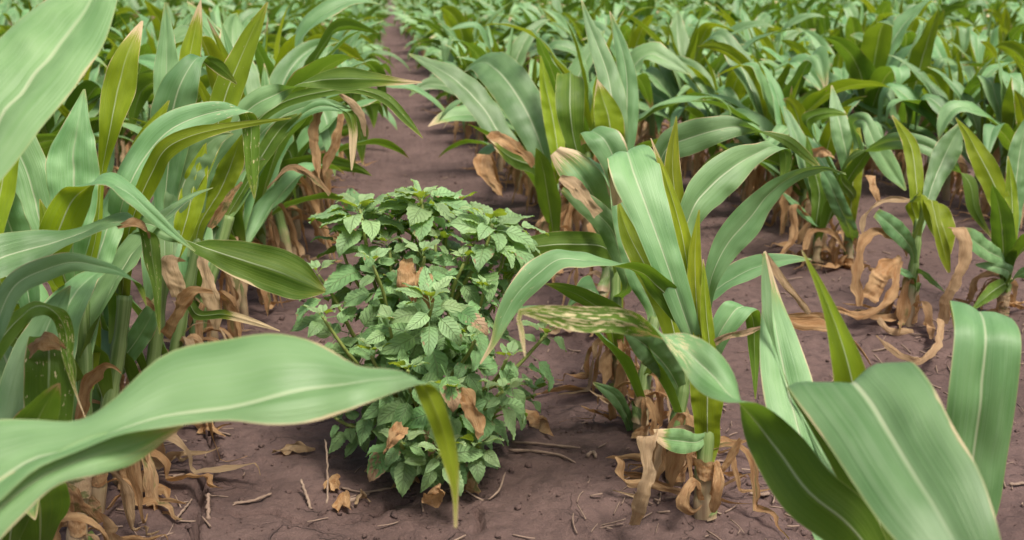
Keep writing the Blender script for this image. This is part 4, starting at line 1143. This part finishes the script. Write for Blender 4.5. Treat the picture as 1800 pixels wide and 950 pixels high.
# shoots: tip pixel x, y, depth, branch height on the main stem, leaves, size, head
SHOOTS = [(680, 432, 1.70, .16, 10, 1.0, 0), (770, 425, 1.68, .18, 10, 1.0, 0), (832, 432, 1.70, .18, 10, 1.0, 0), (642, 425, 1.74, .16, 10, 1.0, 0), (722, 408, 1.76, .18, 10, 1.0, 0), (885, 440, 1.70, .15, 10, 1.0, 0), (600, 420, 1.74, .14, 9, 1.0, 0),
          (628, 372, 1.72, .20, 20, 1.15, 1), (738, 352, 1.72, .26, 20, 1.2, 1), (700, 372, 1.78, .22, 17, 1.1, 1), (798, 366, 1.77, .24, 19, 1.15, 1),
          (862, 392, 1.66, .20, 20, 1.2, 1), (900, 400, 1.76, .20, 17, 1.1, 1), (757, 530, 1.52, .16, 13, .95, 1), (655, 462, 1.60, .14, 12, 1.0, 0),
          (558, 482, 1.68, .12, 11, 1.15, 0), (568, 560, 1.60, .10, 12, 1.0, 0), (850, 508, 1.60, .14, 12, 1.0, 0), (892, 490, 1.74, .14, 11, 1.0, 0),
          (690, 570, 1.54, .10, 11, .95, 0), (830, 598, 1.55, .10, 11, .95, 0), (958, 592, 1.68, .07, 11, .95, 1), (893, 632, 1.60, .07, 11, .95, 0),
          (886, 692, 1.58, .05, 11, .95, 1), (842, 788, 1.58, .03, 10, .85, 1), (772, 800, 1.52, .03, 11, .95, 1), (708, 782, 1.53, .03, 10, .95, 0),
          (640, 690, 1.60, .05, 11, .9, 0), (590, 735, 1.68, .04, 9, .85, 0), (862, 745, 1.66, .04, 9, .9, 0), (795, 690, 1.50, .06, 11, .9, 0),
          (720, 655, 1.50, .08, 11, .95, 0), (658, 625, 1.54, .08, 11, 1.0, 0), (742, 450, 1.60, .18, 12, 1.0, 0), (815, 458, 1.64, .18, 12, 1.0, 0),
          (600, 640, 1.72, .06, 9, 1.0, 0), (938, 690, 1.78, .05, 9, .9, 0), (760, 610, 1.85, .10, 10, 1.0, 0), (690, 450, 1.85, .18, 10, 1.0, 0), (850, 450, 1.86, .18, 10, 1.0, 0)]
main_top = at(742, 420, 1.72)
main = wb + (main_top - wb) * np.linspace(-0.04, 1, 14)[:, None]
V, F, uv = tube(main, np.linspace(0.0095, 0.004, 14), 8)
link("stem", mesh_np("stem", V - wb, F, uv), weed, M_STEM)
for (tx, ty, td, hb_, nl, sz, head) in SHOOTS:
    tip = at(tx, ty, td)
    b = wb + (main_top - wb) * (hb_ / 0.42)
    if tip[2] < b[2] + 0.03: b = wb + (main_top - wb) * 0.02
    ctrl = b + (tip - b) * np.array([0.62, 0.62, 0.36])
    t = np.linspace(0, 1, 16)[:, None]
    P = (1 - t)**2 * b + 2 * t * (1 - t) * ctrl + t**2 * tip
    P += 0.004 * np.sin(t * 9 + wr.uniform(0, 6, 3))
    V, F, uv = tube(P, np.linspace(0.0045, 0.0021, 16) * (0.8 + 0.3 * sz), 6)
    link("branch", mesh_np("branch", V - wb, F, uv), weed, M_STEM)
    T = unit(np.gradient(P, axis=0))
    ga = wr.uniform(0, 6.28)
    nl = int(nl * 1.7)
    for k in range(nl):
        q = 0.22 + 0.78 * (k + 0.5) / nl
        if head and nl > 18: q = 0.20 + 0.66 * k / 13 if k < 13 else 0.88 + 0.115 * (k - 13) / (nl - 14)
        q = min(q, 0.995)
        j = q * 15; j0 = int(j); p = P[j0] + (P[min(j0 + 1, 15)] - P[j0]) * (j - j0); tt = T[j0]
        ga += 2.4
        a1 = unit(np.cross(tt, [0.3, 0.2, 0.9])); a2 = np.cross(tt, a1)
        rad_ = a1 * math.cos(ga) + a2 * math.sin(ga)
        out = unit(p - (wb + np.array([0, 0, 0.2]))) * np.array([1, 1, 0.3])
        near = max(0, (q - 0.72) / 0.28)
        upv = unit(np.array([0, 0, 1.0]) + 0.40 * out + 0.45 * np.array([sd[0], sd[1], 0]) / math.cos(SUN_EL) + wr.normal(0, 0.26, 3))
        dirv = rad_ * (1.0 - 0.25 * near) + 0.35 * out + np.array([0, 0, 0.05]) + tt * (0.10 + 0.12 * near)
        dirv = dirv - upv * (dirv @ upv) * 0.85
        size = (0.044 if head == 0 else 0.049) * sz * wr.uniform(0.6, 1.25) * (1.0 - 0.30 * near if not head else 1.05 - 0.15 * near)
        add_leaf(p, dirv, size, young=(0.30 + 0.7 * near if head else 0.55 * near) * wr.uniform(0.6, 1.0), up=upv)
    for k in range(5):                           # the young tuft
        ga += 2.4
        add_leaf(tip, np.array([math.cos(ga), math.sin(ga), 0.9]), (0.030 if head else 0.024) * wr.uniform(0.8, 1.3), young=1.0)
for k in range(4):                               # drying leaves hanging low
    a = wr.uniform(0, 6.28)
    p = wb + np.array([math.cos(a) * 0.07, math.sin(a) * 0.07 - 0.05, wr.uniform(0.04, 0.22)])
    add_leaf(p, np.array([math.cos(a), math.sin(a) - 0.4, -0.9]), 0.045 * wr.uniform(0.8, 1.2), 0.1, 1.0)
for px_, py_, d_, dv in [(775, 640, 1.50, (.2, -.4, -.5)), (790, 545, 1.5, (.5, -.5, -.1))]:
    add_leaf(at(px_, py_, d_), np.array(dv), 0.05, 0.0, 1.0)
print("pigweed leaves", len(leaf_list))
# nearest to the eye first: those stay single parts, the rest join
leaf_list.sort(key=lambda L_: project(L_[0])[2] - 3.0 * L_[2] - 0.25 * L_[3])
from mathutils import Matrix
rest = []
for k, (p, Fm, size, young, dead) in enumerate(leaf_list):
    vi = int(wr.integers(0, 10))
    if k < 300:
        o = link("leaf", WLM[vi], weed)
        mm = Matrix([list(Fm[0] * size) + [p[0] - wb[0]], list(Fm[1] * size) + [p[1] - wb[1]], list(Fm[2] * size) + [p[2] - wb[2]], [0, 0, 0, 1]])
        o.matrix_local = mm
        o["young"] = float(young); o["dead"] = float(dead)
    else:
        V, F, uv = WL[vi]
        rest.append((V @ (Fm * size).T + p - wb, F, uv))
nb = 0; Vs, Fs, us = [], [], []
for V, F, uv in rest:
    Vs.append(V); Fs.append(F + nb); us.append(uv); nb += len(V)
o = link("foliage", mesh_np("foliage", np.vstack(Vs), np.vstack(Fs), np.vstack(us)), weed, M_WEED)
o["kind"] = "stuff"; o["young"] = 0.35
for rows in ([(716, 455, 1.60, 6, 0, 0), (712, 480, 1.58, 12, 0, 0), (720, 510, 1.58, 10, 0, 0), (728, 535, 1.58, 3, 0, 0)],
             [(738, 470, 1.57, 5, 0, 0), (745, 490, 1.55, 14, 0, 0), (752, 520, 1.55, 12, 0, 0), (758, 545, 1.56, 3, 0, 0)],
             [(805, 670, 1.52, 5, 2, 0), (818, 700, 1.50, 13, -3, 0), (835, 735, 1.50, 10, -3, 0), (846, 770, 1.5, 5, -2, 0)],
             [(712, 748, 1.5, 5, 4, 0), (697, 765, 1.48, 10, 8, 0), (683, 785, 1.48, 9, 7, 0), (674, 798, 1.48, 2, 2, 0)],
             [(690, 560, 1.6, 4, 0, 0), (684, 585, 1.6, 8, 0, 0), (690, 610, 1.6, 3, 0, 0)],
             [(775, 850, 1.50, 3, 0, 0), (764, 865, 1.5, 12, 0, 0), (764, 885, 1.52, 9, 0, 0), (768, 893, 1.52, 2, 0, 0)]):
    M, L, R = stations(rows)
    V, F, uv = loft(M, L, R, 6, 26, 0.1, 0, 0.25, 2.5, int(rows[0][0]), 0.7)
    link("dry_leaf", mesh_np("dry_leaf", V - wb, F, uv), weed, M_DRY)

# ------------------------------------------------------------------ what lies on the soil
lr = np.random.default_rng(77)


def on_soil(pts, lift):
    P = [];
    for q, (x, y) in enumerate(pts):
        g = ground_at(x, y); P.append(g + np.array([0, 0, lift[q] if hasattr(lift, '__len__') else lift]))
    return np.array(P)


def densify(P, n):
    return hermite(P, n)[0]


def straw(name, pts, rad, label, lift=0.004, cat="straw", group=None, mat=M_STRAW):
    P = densify(on_soil(pts, lift), 14)
    P[:, :2] += lr.normal(0, 0.0006, (15, 2))
    r_ = rad * (1 + 0.15 * lr.normal(0, 1, 15)); r_[-1] *= 0.5
    V, F, uv = tube(P, np.abs(r_), 6, oval=0.5)
    b = P[0].copy()
    o = link(name, mesh_np(name, V - b, F, uv), None, mat); o.location = b
    return tag(o, label, cat, group)


def litter_leaf(pts, hw, label, lift=0.006, mat=M_DRY, twist=1.0, group=None):
    P = on_soil(pts, lift)
    k = len(P); M, L, R = [], [], []
    T = unit(np.gradient(P, axis=0))
    for j in range(k):
        q = j / (k - 1); w = unit(np.cross(T[j], [0, 0, 1])); n = np.cross(w, T[j])
        a = twist * math.sin(q * 4 + hw * 900); w2 = w * math.cos(a) + n * math.sin(a)
        f = hw * (math.sin(math.pi * (0.12 + 0.82 * q)))
        M.append(P[j] + np.array([0, 0, abs(math.sin(a)) * f])); L.append(M[-1] - w2 * f); R.append(M[-1] + w2 * f)
    V, F, uv = loft(np.array(M), np.array(L), np.array(R), 5, 24, 0.15, 0, 0.3, 3, int(pts[0][0]), 0.7)
    V[:, 2] = np.maximum(V[:, 2], gh(V[:, 0], V[:, 1]) + 0.001)
    o = link("dead_leaf", mesh_np("dead_leaf", V - P[0], F, uv), None, mat); o.location = P[0]
    return tag(o, label, "dead leaf", group)


litter_leaf([(905, 735), (930, 745), (955, 760), (972, 775)], 0.010, "curled tan dead leaf on bare soil right of the pigweed")
litter_leaf([(940, 700), (985, 694), (1030, 690), (1075, 696)], 0.007, "long thin brown dead leaf stretching from pigweed to the right corn row")
litter_leaf([(480, 803), (505, 796), (530, 800), (555, 796)], 0.009, "olive brown curled leaf scrap on soil left of the pigweed")
litter_leaf([(572, 868), (585, 860), (598, 872)], 0.011, "small crumpled orange leaf beside an upright straw below the pigweed")
litter_leaf([(590, 903), (603, 896), (616, 905)], 0.011, "small crumpled brown leaf lowest on the soil below the pigweed")
litter_leaf([(625, 895), (638, 882), (652, 890)], 0.006, "small green and brown leaf scrap curled below the pigweed")
litter_leaf([(812, 872), (826, 862), (844, 876)], 0.016, "papery grey dead leaf lying right under the pigweed")
litter_leaf([(190, 912), (220, 888), (255, 876), (290, 880), (298, 892)], 0.008, "narrow olive leaf with dried tip arching over soil at bottom left", lift=0.012)
litter_leaf([(320, 752), (348, 755), (372, 768), (396, 774)], 0.010, "twisted green and tan leaf lying under the big wavy leaf")
litter_leaf([(232, 880), (246, 862), (258, 848), (270, 838)], 0.010, "orange brown leaf curl standing beside the left stalks")
litter_leaf([(690, 868), (705, 862), (722, 872)], 0.010, "dark brown dead leaf in the shade under the pigweed")
litter_leaf([(640, 838), (660, 832), (685, 836)], 0.010, "flat brown dead leaf in the pigweed's shade at left")
litter_leaf([(600, 410), (625, 418), (645, 408)], 0.010, "orange leaf scrap on the path soil behind the pigweed")
litter_leaf([(700, 855), (720, 850), (738, 858)], 0.010, "brown withered leaf at the foot of the pigweed")
straw("dry_twig", [(900, 782), (940, 784), (980, 788), (1020, 792)], 0.0016, "long pale twig on soil right of the pigweed, upper one", cat="twig")
straw("dry_twig", [(895, 796), (940, 798), (985, 806), (1012, 818)], 0.0016, "long pale forked twig on soil right of the pigweed, lower one", cat="twig")
straw("dry_twig", [(888, 756), (900, 748), (912, 742)], 0.0016, "short pale twig leaning beside the pigweed's right edge", cat="twig", lift=[0.004, 0.010, 0.016])
straw("dry_twig", [(600, 862), (640, 870), (690, 862)], 0.0015, "pale twig lying under the pigweed's left side", cat="twig")
straw("dry_twig", [(590, 892), (620, 884), (650, 872)], 0.0022, "thick grey twig lying aslant below the pigweed", cat="twig")
straw("straw", [(575, 885), (577, 850), (573, 822)], 0.0016, "pale straw standing upright from soil below the pigweed", lift=[0.0, 0.02, 0.045])
straw("straw", [(547, 896), (538, 880), (530, 866)], 0.0022, "short grey stub leaning out of soil lower left of pigweed", lift=[0.0, 0.01, 0.02])
straw("straw", [(412, 890), (440, 886), (478, 872)], 0.0017, "pale straw lying on soil right of the long crack")
straw("straw", [(312, 915), (325, 900), (338, 882)], 0.0013, "thin straw crossing the soil left of the long crack")
straw("straw", [(366, 916), (367, 905), (367, 894)], 0.0028, "thick stub of straw poking from soil at the bottom edge", lift=[0.0, 0.012, 0.022])
straw("dead_tendril", [(800, 892), (815, 876), (835, 880), (855, 884), (875, 876), (888, 856)], 0.0014, "thin curled dead stem looping on soil under the pigweed", cat="dead stem", lift=[.003, .012, .006, .004, .010, .022])
straw("straw", [(1160, 716), (1170, 700), (1180, 688)], 0.0015, "bent straw between the stalks of the right row")
straw("straw", [(1318, 872), (1340, 874), (1352, 872)], 0.0026, "thick pale straw piece on soil right of the tall plant")
straw("straw", [(1032, 806), (1042, 800), (1048, 808)], 0.0025, "small pale chip on bare soil near the tall plant")
straw("straw", [(1270, 830), (1290, 800), (1300, 782)], 0.0018, "straw leaning beside the tall plant's base")
straw("straw", [(1775, 856), (1790, 855), (1815, 852)], 0.0022, "pale straw at the lower right edge on bare soil")
# a weathered lump by the second row
st_ = ground_at(1310, 466)


def lump(r, n_lat=6, n_lon=9, rough=0.25, seed=0):
    q = np.random.default_rng(seed)
    V = [[0, 0, 1]]
    for i_ in range(1, n_lat):
        th = math.pi * i_ / n_lat
        for j_ in range(n_lon):
            ph = 2 * math.pi * j_ / n_lon
            s = 1 + q.normal(0, rough)
            V.append([math.sin(th) * math.cos(ph) * s, math.sin(th) * math.sin(ph) * s, math.cos(th) * s])
    V.append([0, 0, -1]); F = []
    for i_ in range(n_lat - 2):
        for j_ in range(n_lon):
            a = 1 + i_ * n_lon + j_; b = 1 + i_ * n_lon + (j_ + 1) % n_lon
            F += [[a, a + n_lon, b + n_lon], [a, b + n_lon, b]]
    e = len(V) - 1
    for j_ in range(n_lon):
        F += [[0, 1 + j_, 1 + (j_ + 1) % n_lon], [e, 1 + (n_lat - 2) * n_lon + (j_ + 1) % n_lon, 1 + (n_lat - 2) * n_lon + j_]]
    return np.array(V) * r, np.array(F)


V, F = lump(0.018, 8, 12, 0.12, 4); V[:, 2] *= 0.6
o = link("stone", mesh_np("stone", V, F, np.zeros((len(V), 2)), True), None, M_STRAW); o.location = st_ + np.array([0, 0, 0.008])
tag(o, "pale grey lump of stone lying between the first and second right rows", "stone")

# crumbs of soil and broken straw: too many to count
Vs, Fs, nb = [], [], 0
base_l = [lump(1.0, 4, 6, 0.22, s) for s in range(8)]
G = ground_many(lr.uniform(-50, 1850, 7000), lr.uniform(60, 960, 7000))
keep = lr.random(7000) < 0.25 + 0.9 * (vnoise(G[:, 0] * 4, G[:, 1] * 4, 50) + 0.35)
for g in G[keep]:
    s = 0.0008 + 0.0050 * lr.random()**7 + 0.0004 * g[1]
    V, F = base_l[int(lr.integers(0, 8))]
    a = lr.uniform(0, 6.28); Q = np.array([[math.cos(a), -math.sin(a), 0], [math.sin(a), math.cos(a), 0], [0, 0, 0.75]])
    Vs.append((V * s) @ Q.T + g + np.array([0, 0, s * 0.35])); Fs.append(F + nb); nb += len(V)
o = link("soil_crumbs", mesh_np("soil_crumbs", np.vstack(Vs), np.vstack(Fs), None, True), None, M_SOIL)
tag(o, "loose crumbs of dry brown soil scattered over the ground", "soil crumbs", None, "stuff")
Vs, Fs, us, nb = [], [], [], 0
for g in ground_many(lr.uniform(-50, 1850, 1600), lr.uniform(120, 960, 1600)):
    rowd = min(abs(g[0] - r_) for r_ in ROWS)
    if lr.random() > (0.30 + 0.9 * math.exp(-(rowd / 0.16)**2)) * (0.35 if -0.25 < g[0] < 0.25 else 1): continue
    ln = lr.uniform(0.006, 0.045) * (0.7 + 0.12 * g[1]); a = lr.uniform(0, 6.28); dv = np.array([math.cos(a), math.sin(a)])
    t = np.linspace(-0.5, 0.5, 5)
    cv = lr.normal(0, 0.15)
    P = np.zeros((5, 3)); P[:, :2] = g[:2] + t[:, None] * ln * dv + (t**2)[:, None] * cv * ln * np.array([-dv[1], dv[0]])
    P[:, 2] = gh(P[:, 0], P[:, 1]) + lr.uniform(0.002, 0.006) + t * ln * lr.normal(0, 0.15)
    V, F, uv = tube(P, np.full(5, lr.uniform(0.0005, 0.0015)), 4, oval=0.6)
    Vs.append(V); Fs.append(F + nb); us.append(uv); nb += len(V)
o = link("straw_litter", mesh_np("straw_litter", np.vstack(Vs), np.vstack(Fs), np.vstack(us)), None, M_STRAW)
tag(o, "short bits of pale straw strewn over the soil", "straw litter", None, "stuff")
